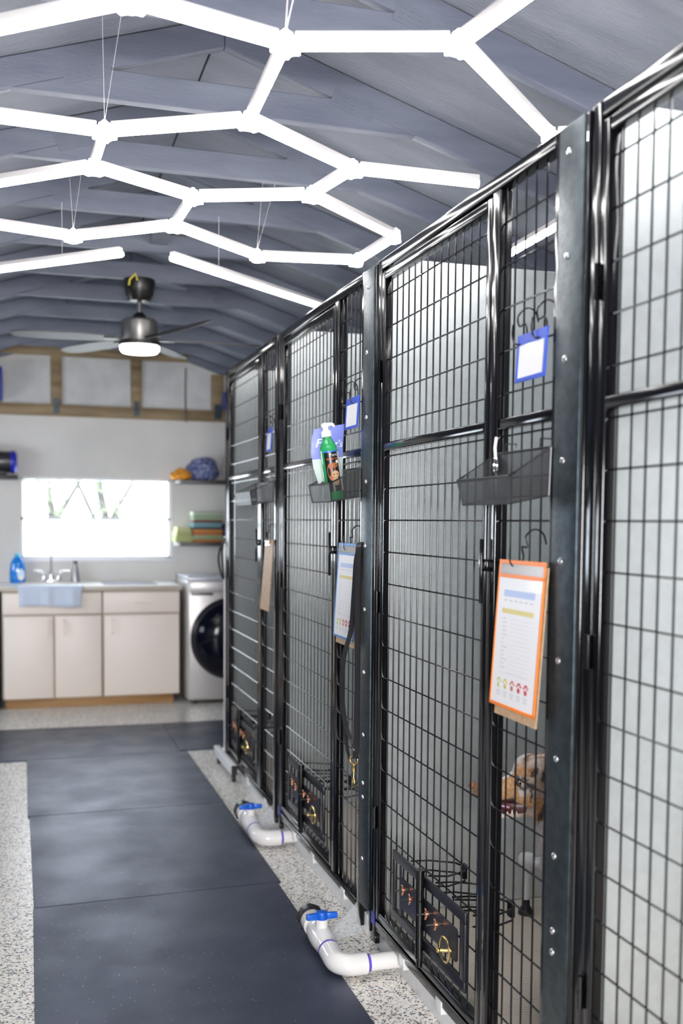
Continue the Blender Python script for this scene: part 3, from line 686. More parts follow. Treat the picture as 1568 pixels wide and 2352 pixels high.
# wire baskets
def basket(Y0, Y1, label, tilt=0.0, zt=1.52, zb=1.462, top=1.585, xo=.995, nm=''):
    t = thing('mesh_basket', (1.05, (Y0+Y1)/2, zb), label, 'basket', 'black mesh baskets on the kennels')
    xi = KX-.006; zi = zb+.018
    A = {'of': (xo, Y1, zt), 'on': (xo, Y0, zt), 'ob': (xo+.010, Y0+.012, zb), 'obf': (xo+.010, Y1-.012, zb), 'in': (xi, Y0, top), 'if': (xi, Y1, top), 'ibn': (xi, Y0+.006, zi), 'ibf': (xi, Y1-.006, zi)}
    A = {k: Vector(v) for k, v in A.items()}
    def face(keys, ax):
        me = bpy.data.meshes.new('mesh_side'); org = WL[t.name]; me.from_pydata([A[k]-org for k in keys], [], [tuple(range(len(keys)))])
        uv = me.uv_layers.new(name='UVMap')
        for li, lp in enumerate(me.loops):
            c = A[keys[lp.vertex_index]]; uv.data[li].uv = (c[ax[0]], c[ax[1]])
        me.materials.append(M['mesh']); o = bpy.data.objects.new('mesh_side', me); COL.objects.link(o); o.parent = t; WL[o.name] = org
        md = o.modifiers.new('thick', 'SOLIDIFY'); md.thickness = .0008
    face(['of', 'on', 'ob', 'obf'], (1, 2)); face(['on', 'in', 'ibn', 'ob'], (0, 2)); face(['if', 'of', 'obf', 'ibf'], (0, 2)); face(['ob', 'ibn', 'ibf', 'obf'], (0, 1)); face(['in', 'if', 'ibf', 'ibn'], (1, 2))
    r = MB(); r.tube([A['of'], A['on'], A['in'], A['if']], .0028, 8, closed=True).tube([A['obf'], A['ob'], A['ibn'], A['ibf']], .002, 8, closed=True)
    for a, b_ in (('of', 'obf'), ('on', 'ob'), ('in', 'ibn'), ('if', 'ibf')): r.cyl(A[a], A[b_], .0022, n=8)
    r.build('rim', 'blackplate', t)
    for y in (Y0+.05, Y1-.05): MB().tube([(xi, y, top), (xi, y, top+.022), (xi+.03, y, top+.022), (xi+.03, y, top+.005)], .002, 6).build('hanger', 'blackplate', t)
    return t
basket(UN[1]+.022, UN[1]+.30, 'empty black mesh basket on the kennel with the dog')
basket(UN[2]+.022, UN[2]+.29, 'black mesh basket holding the pouch and pump bottle', zt=1.548, zb=1.487, top=1.602, xo=.987)
basket(UN[3]+.022, UN[3]+.40, 'empty black mesh basket on the far kennel', zt=1.552, zb=1.492, top=1.602, xo=.985)
# small clip on the near basket's latch
t = thing('carabiner_clip', (KX-.012, UN[1]+.30, 1.54), 'small shiny white-metal clip above the empty basket by the dog', 'clip')
MB().tube([(KX-.010, UN[1]+.29, 1.625), (KX-.014, UN[1]+.288, 1.60), (KX-.014, UN[1]+.284, 1.575)], .004, 8).build('handle', 'white', t)
MB().tube([(KX-.014, UN[1]+.284+.008*cos(a*PI/6), 1.558+.017*sin(a*PI/6)) for a in range(12)], .003, 6, closed=True).build('ring', 'chrome', t)

# pouch
def pouch():
    t = thing('treat_pouch', (1.045, UN[2]+.215, 1.50), 'purple-blue and pale green treat pouch standing in the basket behind the pump bottle', 'pouch')
    Y = UN[2]+.225
    cols = 14; rows = 20
    def outline(v):     # left, right X for height v 0..1
        L_ = [(0, 1.018), (.12, 1.012), (.45, .985), (.68, .976), (.8, .976), (1, .986)]; R_ = [(0, 1.092), (.4, 1.094), (.7, 1.094), (.85, 1.096), (1, 1.099)]
        def ip(T):
            for (a, b), (c, d) in zip(T, T[1:]):
                if v <= c: return b+(d-b)*(v-a)/(c-a)
            return T[-1][1]
        return ip(L_), ip(R_)
    def pos(u, v, side):
        l, r = outline(v); x = l+(r-l)*u; z = 1.50 + v*(.245 + .022*u); puff = .030*math.sin(PI*min(1, max(0, u)))*(1-v)**.6 if v < .999 else 0
        puff += .002*noise.noise(Vector((x*40, z*30, side)))
        return Vector((min(x, KX-.008) if False else x, Y - side*puff, z))
    def shell(v0, v1, mat, nm, off=.0, parent=t):
        mb = MB()
        for side in (1, -1):
            vs = [pos(i/cols, v0+(v1-v0)*j/rows, side) + Vector((0, -side*off, 0)) for j in range(rows+1) for i in range(cols+1)]
            mb.add(vs, [(j*(cols+1)+i, j*(cols+1)+i+1, (j+1)*(cols+1)+i+1, (j+1)*(cols+1)+i) for j in range(rows) for i in range(cols)])
        return mb.build(nm, mat, parent, ang=80)
    lil = newmat('purple_blue_foil', (.22, .27, .70), .35, coat=.4); mint = newmat('pale_mint_foil', (.62, .74, .70), .35, coat=.3)
    shell(.0, .56, mint, 'lower_pouch'); top = shell(.56, 1.0, lil, 'upper_pouch')
    def tf(x0, z0):
        def f(c):
            x = x0 + c.x; z = z0 + c.y + c.x*.12; l, r = outline((z-1.5)/.25); u = (x-l)/(r-l); v = (z-1.5)/(.245+.022*u); p = pos(u, min(.99, v), 1); return Vector((x, p.y-.0015-c.z, z))
        return f
    wt = newmat('white_print', (.9, .9, .9), .4)
    mb = MB(); text_mb(mb, 'Fi', .042, tf(.989, 1.680)); mb.build('lettering', wt, top, smooth=False)
    mb = MB(); text_mb(mb, "t's", .036, tf(1.058, 1.682)); mb.build('lettering', wt, top, smooth=False)
pouch()
# pump bottle
def pump():
    bx, by, bz = 1.047, UN[2]+.15, 1.496
    ax = Vector((-.16, 0.0, 1)).normalized()
    t = thing('pump_bottle', (bx, by, bz), 'green pump bottle with a white pump and a dark picture label, leaning in the basket', 'bottle')
    o = Vector((bx, by, bz)); sx = ax.cross(Vector((0, 1, 0))).normalized()*1.0   # image-right direction
    if sx.x < 0: sx = -sx
    fr = Vector((0, -1, 0))
    gr = newmat('green_translucent_plastic', (.04, .50, .16), .12, coat=.5, Transmission_Weight=.35)
    MB().lathe([(.028, 0), (.031, .004), (.0315, .172), (.0295, .184), (.020, .205), (.0135, .217), (.0135, .224)], o, ax, 28).build('bottle_body', gr, t, ang=60)
    def on(u, z, r=.0322):   # u arc length to the right
        a = u/r; return o + ax*z + (sx*sin(a) + fr*cos(a))*r
    def patch(mb, u0, u1, z0, z1, r=.0322, n=12):
        vs = [on(u0+(u1-u0)*i/n, z, r) for z in (z0, z1) for i in range(n+1)]
        mb.add(vs, [(i, i+1, n+2+i, n+1+i) for i in range(n)]); return mb
    blk = newmat('black_label', (.012, .011, .014), .3); wl = newmat('white_label', (.75, .75, .75), .35); og = newmat('orange_print', (.8, .18, .04), .5)
    lab = patch(MB(), -.030, .022, .030, .168).build('label', blk, t)
    patch(MB(), .022, .040, .030, .168).build('label_side', wl, lab)
    patch(MB(), -.032, .038, .1655, .1705, .0324).build('label_stripe', newmat('blue_print', (.03, .2, .7), .4), lab)
    tf = lambda u0, z0: (lambda c: on(u0+c.x, z0+c.y, .0326+c.z))
    mb = MB(); text_mb(mb, 'Pure', .0155, tf(-.010, .151), .0001); mb.build('lettering', wl, lab, smooth=False)
    mb = MB(); text_mb(mb, 'Salmon Oil', .0092, tf(-.022, .1395), .0001); mb.build('lettering', og, lab, smooth=False)
    def blob(cu, cz, ru, rz, mat, r=.0325, nm='label_picture'):
        mb = MB(); vs = [on(cu, cz, r)] + [on(cu+ru*cos(k*PI/10), cz+rz*sin(k*PI/10), r) for k in range(20)]
        mb.add(vs, [(0, k+1, (k+1) % 20+1) for k in range(20)]); mb.build(nm, mat, lab)
    br = newmat('printed_chestnut', (.38, .11, .03), .5); tn = newmat('printed_tan', (.62, .38, .2), .5)
    blob(-.010, .098, .015, .030, br); blob(.004, .120, .012, .009, br, .0326); blob(.004, .088, .013, .013, tn, .0327); blob(.003, .064, .012, .014, tn, .0327); blob(.015, .131, .0055, .0055, wl, .0328, 'label_seal')
    pm = newmat('white_pump_plastic', (.85, .85, .86), .25)
    MB().lathe([(.018, 0), (.018, .018), (.014, .020), (.0105, .023), (.0105, .04)], o+ax*.220, ax, 24).build('collar', pm, t, ang=50)
    c = o+ax*.250
    hd = MB().lathe([(.011, 0), (.014, .008), (.014, .014), (.007, .018)], c, ax, 18); hd.tube([c+ax*.010, c+ax*.011+sx*.02, c+ax*.009+sx*.028, c+ax*.001+sx*.031], [.0075, .0065, .0055, .0045], 10)
    hd.build('pump_head', pm, t, ang=50)
pump()
tag(MB().ribbon([(1.000, UN[2]+.19, 1.50), (1.002, UN[2]+.188, 1.54), (1.012, UN[2]+.186, 1.558), (1.02, UN[2]+.185, 1.54), (1.02, UN[2]+.185, 1.50)], (.5, -.85, 0), .016, .003).build('dog_collar', 'leather'), 'black leather dog collar end sticking out of the basket', 'collar')

# leash
def smoothp(P, n=6):
    P = [Vector(p) for p in P]; out = []
    for i in range(len(P)-1):
        p0, p1, p2, p3 = P[max(i-1, 0)], P[i], P[i+1], P[min(i+2, len(P)-1)]
        for k in range(n):
            t = k/n; out.append(.5*((2*p1)+(-p0+p2)*t+(2*p0-5*p1+4*p2-p3)*t*t+(-p0+3*p1-3*p2+p3)*t**3))
    return out+[P[-1]]
le = thing('leather_leash', (1.028, 3.280, .55), 'black leather leash with brass snap hanging over the blue framed form', 'leash')
wv = (.55, -.83, 0)
MB().ribbon(smoothp([(1.056, 3.257, 1.352), (1.040, 3.232, 1.345), (1.033, 3.218, 1.32), (1.033, 3.223, 1.20), (1.033, 3.221, 1.057), (1.033, 3.216, .913), (1.033, 3.220, .78), (1.033, 3.223, .69), (1.033, 3.231, .645)]), wv, .021, .004).build('strap', 'leather', le)
MB().ribbon(smoothp([(1.056, 3.257, 1.352), (1.044, 3.271, 1.30), (1.041, 3.283, 1.20), (1.038, 3.305, 1.064), (1.034, 3.368, .966), (1.033, 3.388, .857), (1.033, 3.358, .757), (1.034, 3.290, .70), (1.034, 3.251, .685)]), wv, .018, .004).build('strap', 'leather', le)
MB().ribbon(smoothp([(1.033, 3.360, .76), (1.033, 3.339, .70), (1.034, 3.314, .645), (1.034, 3.275, .622), (1.034, 3.241, .628)]), wv, .012, .004).build('strap', 'leather', le)
MB().cyl((1.023, 3.228, .675), (1.028, 3.228, .675), .005).build('stud', 'chrome', le)
mb = MB(); mb.tube([(1.030+.010*cos(a*PI/8), 3.236-.010*cos(a*PI/8), .640+.014*sin(a*PI/8)) for a in range(16)], .003, 8, closed=True)
mb.lathe([(.005, -.02), (.0065, -.012), (.0045, 0), (.007, .004), (.003, .010)], (1.030, 3.234, .618), (0, 0, 1), 12)
mb.tube([(1.030, 3.234, .60), (1.028, 3.231, .585), (1.024, 3.227, .566), (1.030, 3.237, .552), (1.035, 3.243, .565), (1.033, 3.241, .59)], .0036, 8)
mb.build('brass_snap', 'brass', le, ang=60)

# white fluffy things in the middle kennel, raised cot, dog
def fluffy(c, r, label, seed, name='fluffy_blanket'):
    mb = MB(); rr = random.Random(seed); c = Vector(c)
    mb.ball(c, r, 16, 10)
    for _ in range(900):
        d = Vector((rr.gauss(0, 1), rr.gauss(0, 1), rr.gauss(0, 1))).normalized(); p = c + Vector((d.x*r[0], d.y*r[1], d.z*r[2])); q = p + (d + Vector((rr.gauss(0, .4), rr.gauss(0, .4), -.3)))*.022
        e = d.orthogonal().normalized()*.0022; mb.add([p-e, p+e, q], [(0, 1, 2)])
    for v in mb.v:
        if v.z < .109: v.z = .109
    tag(mb.build(name, newmat('white_fleece', (.78, .76, .74), .9), smooth=False), label, 'blanket')
fluffy((1.25, 3.55, .145), (.09, .12, .045), 'white fluffy pet blanket on the floor at the front corner of the middle kennel', 5)
def cot():
    t = thing('raised_pet_cot', (1.85, 2.95, .108), 'raised pet cot with white legs and black feet, behind the dog', 'pet cot')
    x0, x1, y0, y1 = 1.605, 2.2, 2.72, 3.12
    for x, y in ((x0, y1), (x1, y1), (x0, y0+.04), (x1, y0+.04)):
        if (x, y) == (x0, y0+.04): x += .25
        lg = MB().cyl((x, y, .12), (x, y, .30), .0105, n=14).build('leg', 'white', t)
        MB().lathe([(.026, .0), (.026, .012), (.014, .028), (.012, .05)], (x, y, .1085), (0, 0, 1), 16).build('rubber_foot', 'blackplastic', lg)
        MB().lathe([(.014, 0), (.016, .02), (.024, .035), (.029, .050), (.029, .066), (.022, .078), (.01, .082)], (x, y, .235), (0, 0, 1), 18).build('corner_cap', 'white', lg)
    mb = MB().cyl((x0, y1, .285), (x1, y1, .285), .012).cyl((x0+.25, y0+.04, .285), (x1, y0+.04, .285), .012).cyl((x1, y0+.04, .285), (x1, y1, .285), .012).cyl((x0, y1, .285), (x0+.25, y0+.04, .285), .012); mb.build('cot_frame', 'white', t)
    MB().box(x0+.25, x1, y0+.04, y1, .29, .294).build('cot_fabric', newmat('grey_mesh_cloth', (.3, .31, .33), .9), t)
cot()

def dogmat():
    m = newmat('merle_coat', (.5, .3, .15), .75)
    co = coords(m); n = nd(m, 'ShaderNodeTexNoise', Scale=16, Detail=4, Distortion=.6)
    mp = nd(m, 'ShaderNodeMapping'); mp.inputs['Scale'].default_value = (1.3, 1.3, .8); lk(m, co, mp.inputs[0]); lk(m, mp.outputs[0], n.inputs['Vector'])
    c1 = ramp(m, n.outputs[0], [(.30, (.030, .020, .020, 1)), (.40, (.30, .18, .11, 1)), (.50, (.62, .46, .36, 1)), (.62, (.80, .70, .62, 1))])
    at = nd(m, 'ShaderNodeAttribute', attribute_name='zone'); 
    f = nd(m, 'ShaderNodeTexNoise', Scale=110, Detail=3); lk(m, co, f.inputs['Vector'])
    sep = nd(m, 'ShaderNodeSeparateColor'); lk(m, at.outputs['Color'], sep.inputs[0])
    tan = ramp(m, f.outputs[0], [(.3, (.48, .24, .10, 1)), (.7, (.76, .46, .24, 1))])
    wht = ramp(m, f.outputs[0], [(.3, (.62, .56, .53, 1)), (.7, (.85, .82, .80, 1))])
    a = nd(m, 'ShaderNodeMix', data_type='RGBA'); lk(m, sep.outputs[0], a.inputs[0]); lk(m, c1, a.inputs[6]); lk(m, tan, a.inputs[7])
    b = nd(m, 'ShaderNodeMix', data_type='RGBA'); lk(m, sep.outputs[1], b.inputs[0]); lk(m, a.outputs[2], b.inputs[6]); lk(m, wht, b.inputs[7])
    d = nd(m, 'ShaderNodeMix', data_type='RGBA'); lk(m, sep.outputs[2], d.inputs[0]); lk(m, b.outputs[2], d.inputs[6]); d.inputs[7].default_value = (.03, .02, .022, 1)
    lk(m, d.outputs[2], bs(m).inputs['Base Color']); bump(m, f.outputs[0], .5, .004); return m
def dog():
    # u = towards the nose, l = towards the camera side, z up ; origin at the eye
    eye = Vector((1.25, 2.467, .737)); F = Vector((-.89, .45, 0)).normalized(); Lt = Vector((-.45, -.89, 0)).normalized()
    mid = eye - Lt*.036
    def H(u, l, z): return mid + F*u + Lt*l + Vector((0, 0, z))
    base = Vector((1.45, 2.33, .108))
    t = thing('dog', base, 'brown, white and grey merle dog with open mouth, standing behind the mesh of its kennel', 'dog')
    org = WL[t.name]
    bm = bmesh.new()
    def cap(p0, r0, p1, r1, n=10, flat=None):
        p0, p1 = Vector(p0), Vector(p1); st = max(2, int((p1-p0).length/(.35*min(r0, r1)+.002)))
        for i in range(st+1):
            k = i/st; c = p0.lerp(p1, k); r = r0+(r1-r0)*k
            mt = Matrix.Translation(c-org)
            bmesh.ops.create_uvsphere(bm, u_segments=12, v_segments=8, radius=r, matrix=mt)
    # skull
    cap(H(-.055, .012, .022), .050, H(-.055, -.012, .022), .050); cap(H(-.02, .010, .012), .044, H(-.02, -.010, .012), .044)
    cap(H(-.10, 0, .0), .052, H(-.06, 0, -.01), .05)
    cap(H(-.018, .012, .026), .043, H(-.018, -.012, .026), .043); cap(H(.0, 0, -.006), .038, H(.05, 0, -.030), .029); cap(H(.05, 0, -.030), .029, H(.108, 0, -.034), .023)   # muzzle
    cap(H(.004, .024, .028), .012, H(-.02, .030, .030), .012); cap(H(.004, -.024, .028), .012, H(-.02, -.03, .030), .012)  # brows
    cap(H(-.03, .03, -.040), .028, H(.0, .022, -.042), .021); cap(H(-.03, -.03, -.040), .028, H(.0, -.022, -.042), .021)   # cheeks
    cap(H(-.03, 0, -.082), .018, H(.095, 0, -.100), .011); cap(H(-.03, .013, -.082), .013, H(.08, .010, -.100), .009); cap(H(-.03, -.013, -.082), .013, H(.08, -.010, -.100), .009)  # lower jaw
    cap(H(-.045, 0, -.06), .038, H(-.06, 0, -.06), .042)
    # neck and chest ruff
    B = lambda x, y, z: Vector((x, y, z))
    cap(H(-.09, 0, -.02), .058, B(1.42, 2.37, .60), .088); cap(H(-.075, 0, -.07), .045, B(1.355, 2.405, .56), .072)
    cap(B(1.42, 2.37, .60), .10, B(1.50, 2.335, .50), .13); cap(B(1.355, 2.405, .56), .068, B(1.375, 2.40, .45), .075)
    cap(B(1.50, 2.335, .50), .135, B(1.75, 2.27, .50), .13); cap(B(1.75, 2.27, .50), .13, B(1.97, 2.23, .50), .125)
    # legs
    for s_ in (1, -1):
        o_ = Lt*.065*s_
        cap(B(1.43, 2.365, .42)+o_, .062, B(1.395, 2.385, .32)+o_, .040); cap(B(1.395, 2.385, .32)+o_, .036, B(1.375, 2.395, .20)+o_, .026); cap(B(1.375, 2.395, .20)+o_, .024, B(1.365, 2.40, .135)+o_, .022)
        cap(B(1.365, 2.40, .13)+o_, .024, B(1.335, 2.415, .126)+o_, .020)
        cap(B(1.98, 2.23, .46)+o_, .09, B(1.93, 2.25, .34)+o_, .055); cap(B(1.93, 2.25, .34)+o_, .045, B(2.03, 2.21, .23)+o_, .026); cap(B(2.03, 2.21, .23)+o_, .024, B(2.0, 2.22, .135)+o_, .022); cap(B(2.0, 2.22, .13)+o_, .024, B(1.965, 2.235, .126)+o_, .02)
    cap(B(2.08, 2.2, .53), .035, B(2.14, 2.18, .5), .02)
    me = bpy.data.meshes.new('body'); bm.to_mesh(me); bm.free()
    o = bpy.data.objects.new('body', me); COL.objects.link(o); o.parent = t; WL[o.name] = org
    md = o.modifiers.new('remesh', 'REMESH'); md.mode = 'VOXEL'; md.voxel_size = .0055; md.use_smooth_shade = True
    md = o.modifiers.new('smooth', 'SMOOTH'); md.factor = .6; md.iterations = 4
    dg = bpy.context.evaluated_depsgraph_get(); me2 = bpy.data.meshes.new_from_object(o.evaluated_get(dg)); o.modifiers.clear(); o.data = me2; me2.name = 'body'
    me2.materials.clear(); mt = dogmat(); me2.materials.append(mt)
    def zone(p):     # world position -> tan, white, dark
        q = p - mid; u, l, z = q.dot(F), q.dot(Lt), q.z; nz = noise.noise(p*38)*.5 + noise.noise(p*90)*.3
        tan = wh = dk = 0
        if u > -.14 and z > -.14:
            if u > .012+nz*.02: tan = 1
            if z < -.03+nz*.02 and u > -.12: tan = 1
            if .022 < z < .044 and -.03 < u < .012: tan = 1
            if z > -.003+max(0, .034-u*.6)+nz*.006 and u > -.01 and abs(l) < .020: wh = 1
            if u > -.01 and abs(l) < .012 and z > .0: wh = 1
            if -.11 < u < -.022 and z < .045 and nz*.4+noise.noise(Vector((u*60+z*25, l*10, z*10)))*.8 > .16: dk = .85
            dd = math.hypot(u, z); 
            if .010 < dd < .021 and nz > -.15: dk = .8
            if .010 < dd and -.026 < u < .01 and -.026 < z < -.008: wh = .6
            if z < -.062 and u > -.035: tan = .4; wh = .35
            if u > .102: dk = .35
        if z < -.105+nz*.05 and p.x < 1.50: wh = 1; tan = 0; dk = 0
        if p.z < .33 and p.x < 1.6: wh = 1; tan = 0; dk = 0
        if p.z < .42 and p.z > .3 and nz > .12 and p.x < 1.5: tan = .8; wh = .3
        return tan, wh, dk
    ca = me2.color_attributes.new('zone', 'FLOAT_COLOR', 'POINT')
    for i, v in enumerate(me2.vertices): ca.data[i].color = (*zone(v.co+org), 1)
    # fur tufts as one child
    rr = random.Random(11); fm = MB(); zs = []
    vs = me2.vertices; idx = list(range(len(vs)))
    def taper(p):
        q = p-mid; u, z = q.dot(F), q.z
        if u > -.03 and z > -.12: return .004, .0007     # face: short
        if u > -.14 and z > -.12: return .014, .0009
        return .040, .0013
    for _ in range(26000):
        v = vs[rr.choice(idx)]; p = v.co+org
        if p.x > 1.62 and rr.random() < .8: continue
        Ln, wd = taper(p)
        if (p-mid).dot(F) > -.03 and abs((p-mid).z+.070) < .022: continue
        nrm = Vector(v.normal); fl = (Vector((0, 0, -1))*.8 - F*.5); fl = (fl - nrm*fl.dot(nrm)*.8)
        if fl.length < .05: continue
        d = (nrm*.35 + fl.normalized() + Vector((rr.gauss(0, .18), rr.gauss(0, .18), rr.gauss(0, .18)))).normalized(); Lh = Ln*rr.uniform(.6, 1.2)
        e = d.cross(nrm).normalized()*wd; z = zone(p)
        if p.z + d.z*Lh < .115: continue
        fm.add([p-e-nrm*.001, p+e-nrm*.001, p+d*Lh*.6+nrm*.001, p+d*Lh], [(0, 1, 2), (0, 2, 3)]); zs += [z]*4
    fo = fm.build('fur', mt, t, smooth=False)
    if len(fo.data.vertices) == len(zs):
        ca = fo.data.color_attributes.new('zone', 'FLOAT_COLOR', 'POINT')
        for i, z in enumerate(zs): ca.data[i].color = (*z, 1)
    fo['kind'] = 'stuff'
    # mouth, teeth, tongue, nose, eye, ear
    mb = MB(); mb.prism([H(-.016, 0, -.064)+Lt*.029, H(.0, 0, -.058)+Lt*.026, H(.10, 0, -.058)+Lt*.016, H(.10, 0, -.089)+Lt*.013, H(.02, 0, -.090)+Lt*.024, H(-.012, 0, -.082)+Lt*.029], -Lt*.045)
    mb.build('mouth', newmat('dark_red_mouth', (.10, .014, .018), .3), t, bev=.003)
    mb = MB(); mb.ribbon(smoothp([H(.02, .006, -.074), H(.05, .007, -.069), (H(.08, .008, -.069)), H(.112, .006, -.078)]), Lt, .034, .007); mb.build('tongue', newmat('pink_purple_tongue', (.42, .20, .36), .25), t, bev=.002)
    mb = MB()
    for u, h in ((.024, .011), (.012, .007), (.036, .006)): c = H(u, .0265, -.087); mb.cyl(c, c+Vector((0, 0, h)), .0035, .001, n=8)
    mb.build('teeth', newmat('ivory_teeth', (.8, .75, .62), .3), t)
    MB().ball(H(.131, 0, -.022), (.012, .012, .010)).build('nose', newmat('liver_nose', (.30, .12, .08), .35), t)
    for s_ in (1, -1):
        ec = H(0, .0335*s_, 0); ey = MB().ball(ec, .0108, 16, 12).build('eye', newmat('amber_iris', (.42, .24, .04), .06, coat=1), t)
        dr = (Lt*s_*.95 + F*.45).normalized()
        MB().lathe([(.0042, 0), (.003, .0006)], ec+dr*.0106, dr, 14).build('pupil', newmat('pupil_black', (.002, .002, .002), .05, coat=1), ey)
        MB().ball(ec+dr*.0088+Vector((0, 0, .0035))+F*.003, .0024).build('painted_eye_glint', newmat('glint_white', (.8, .78, .76), .1, coat=1), ey)  # small white ball modelled as a glint of light on the eye
        lid = MB().tube([ec + dr*.0065 + F*.0115*cos(a) + Vector((0, 0, .0085*sin(a))) for a in [k*PI/8 for k in range(16)]], .0021, 6, closed=True)
        lid.build('eyelid', newmat('dark_eyelid', (.03, .015, .012), .5), ey)
        er = MB(); e0 = H(-.085, .05*s_, .045)
        P0 = [H(-.065, .045*s_, .055), H(-.115, .045*s_, .050), H(-.115, .068*s_, -.01), H(-.085, .07*s_, -.045), H(-.065, .062*s_, -.01)]
        er.prism(P0, Lt*.010*s_); eo = er.build('ear', mt, t, bev=.004)
        ca = eo.data.color_attributes.new('zone', 'FLOAT_COLOR', 'POINT')
        for i in range(len(eo.data.vertices)): ca.data[i].color = (0, 0, .25, 1)
dog()

# ================================================================== BACK OF THE ROOM
CF = 8.10
# white rolling stand at the end of the kennels
st = thing('rolling_stand', (1.10, 5.9, 0), 'white metal rolling stand at the far end of the kennels', 'stand')
MB().box(1.098, 1.126, 5.912, 5.938, .1, 1.33).build('upright', 'white', st, bev=.003)
MB().box(1.062, 1.096, 5.52, 6.06, .045, .098).box(1.09, 1.12, 5.912, 5.938, .05, .11).build('foot_bar', 'white', st, bev=.004)
MB().box(1.063, 1.095, 5.512, 5.52, .046, .097).build('end_cap', 'blackplastic', st)
for y in (5.56, 6.0):
    MB().cyl((1.072, y, .022), (1.092, y, .022), .021, n=18).box(1.074, 1.090, y-.01, y+.01, .03, .046).build('caster', 'blackplastic', st)
tag(MB().tube(smoothp([(1.096, 5.905, 1.30), (1.070, 5.90, 1.26), (1.060, 5.90, 1.20), (1.072, 5.90, 1.13), (1.09, 5.903, 1.09), (1.085, 5.90, 1.16), (1.08, 5.90, 1.25), (1.096, 5.905, 1.32)]), .006, 8).build('cable_loop', 'blackplastic'), 'black cable loop hanging on the white rolling stand', 'cable')

def cabinet(x0, x1, doors, drawer, label, dh):
    c = thing('base_cabinet', ((x0+x1)/2, CF+.28, .075), label, 'cabinet', 'cream base cabinets')
    MB().box(x0, x1, CF+.018, YB-.02, .075, .885).build('body', 'cabside', c, bev=.002)
    y0, y1 = CF, CF+.016
    dr = MB().box(x0+.003, x1-.003, y0, y1, .712, .868).build('drawer', 'cab', c, bev=.003)
    if drawer:
        xm = (x0+x1)/2; MB().tube([(xm-.045, y0, .785), (xm-.04, y0-.022, .785), (xm+.04, y0-.022, .785), (xm+.045, y0, .785)], .006, 8).build('handle', 'cab', dr)
    for (a, b), hx_ in zip(doors, dh):
        d = MB().box(a+.006, b-.005, y0, y1, .078, .694).build('door', 'cab', c, bev=.003)
        MB().tube([(hx_, y0, .665), (hx_, y0-.024, .655), (hx_, y0-.024, .565), (hx_, y0, .555)], .0075, 8).build('handle', 'cab', d)
cabinet(-.155, .566, ((-.152, .212), (.216, .564)), False, 'cream base cabinet under the sink with two doors', (.170, .285))
cabinet(.572, 1.154, ((.574, 1.152),), True, 'cream base cabinet with drawer and single door, next to the washing machine', (.640,))
tag(MB().box(-.14, 1.11, CF+.05, CF+.09, 0, .074).build('timber_plinth', 'woodplinth', bev=.003), 'warm pine board the cream cabinets stand on', 'plinth')
cn = thing('countertop', (.5, CF+.3, .886), 'pale worktop over the cream cabinets', 'countertop')
mb = MB(); hx0, hx1, hy0, hy1 = -.03, .43, CF+.10, CF+.42
mb.box(-.19, hx0, CF-.015, YB-.003, .888, .918).box(hx1, 1.165, CF-.015, YB-.003, .888, .918).box(hx0, hx1, CF-.015, hy0, .888, .918).box(hx0, hx1, hy1, YB-.003, .888, .918)
mb.build('worktop_slab', 'counter', cn)
MB().box(-.19, 1.168, CF-.019, CF-.015, .886, .9185).build('front_edge', 'counteredge', cn, bev=.001)
sk = thing('sink', (.2, CF+.26, .75), 'white inset sink in the pale worktop', 'sink')
mb = MB(); mb.box(hx0, hx0+.01, hy0, hy1, .75, .924).box(hx1-.01, hx1, hy0, hy1, .75, .924).box(hx0, hx1, hy0, hy0+.01, .75, .924).box(hx0, hx1, hy1-.01, hy1, .75, .924).box(hx0, hx1, hy0, hy1, .74, .75)
mb.build('basin', 'pvc', sk, bev=.003)
# cloth over the front edge
tw = MB(); nx = 24
vs = []
for j, (y, z) in enumerate([(CF+.09, .924), (CF+.0, .924), (CF-.024, .920), (CF-.032, .905), (CF-.036, .86), (CF-.038, .82), (CF-.04, .79), (CF-.04, .775)]):
    for i in range(nx+1):
        u_ = i/nx; x = -.045+.47*u_ + (.02*(.5-u_) if z < .9 else 0); yy = y - (.006*math.sin(u_*17)+.004*math.sin(u_*31))*(1 if z < .9 else .2); zz = z - (.012*(4*(u_-.5)**2)*0 if z > .8 else 0)
        if z < .78: zz = z+.008*math.sin(u_*6)-.003
        vs.append((x, yy, zz))
tw.add(vs, [(j*(nx+1)+i, j*(nx+1)+i+1, (j+1)*(nx+1)+i+1, (j+1)*(nx+1)+i) for j in range(7) for i in range(nx)])
o = tag(tw.build('dish_towel', 'towel'), 'pale blue cloth hanging over the sink edge of the worktop', 'towel'); md = o.modifiers.new('thick', 'SOLIDIFY'); md.thickness = .006
# faucet
fx, fy = .211, YB-.10
fc = thing('faucet', (fx, fy, .918), 'chrome faucet with two cross handles and a tall thin spout', 'faucet')
MB().box(fx-.075, fx+.075, fy-.025, fy+.025, .918, .945).build('base', 'chrome', fc, bev=.006)
for s_ in (-1, 1):
    MB().lathe([(.016, .94), (.014, .97), (.01, .985)], (fx+s_*.055, fy, 0), (0, 0, 1), 14).build('valve', 'chrome', fc)
    MB().tube([(fx+s_*.055, fy, .99), (fx+s_*.075, fy, 1.005), (fx+s_*.135, fy, 1.012)], [.008, .006, .009], 10).ball((fx+s_*.10, fy, 1.010), (.04, .012, .010)).build('handle', 'chrome', fc)
MB().tube(smoothp([(fx, fy, .94), (fx, fy, 1.08), (fx, fy-.005, 1.17), (fx, fy-.04, 1.20), (fx, fy-.085, 1.175), (fx, fy-.09, 1.14)]), .008, 10).build('spout', 'chrome', fc)
MB().lathe([(.018, .94), (.016, .98), (.010, 1.0)], (fx, fy, 0), (0, 0, 1), 14).build('spout_collar', 'chrome', fc)
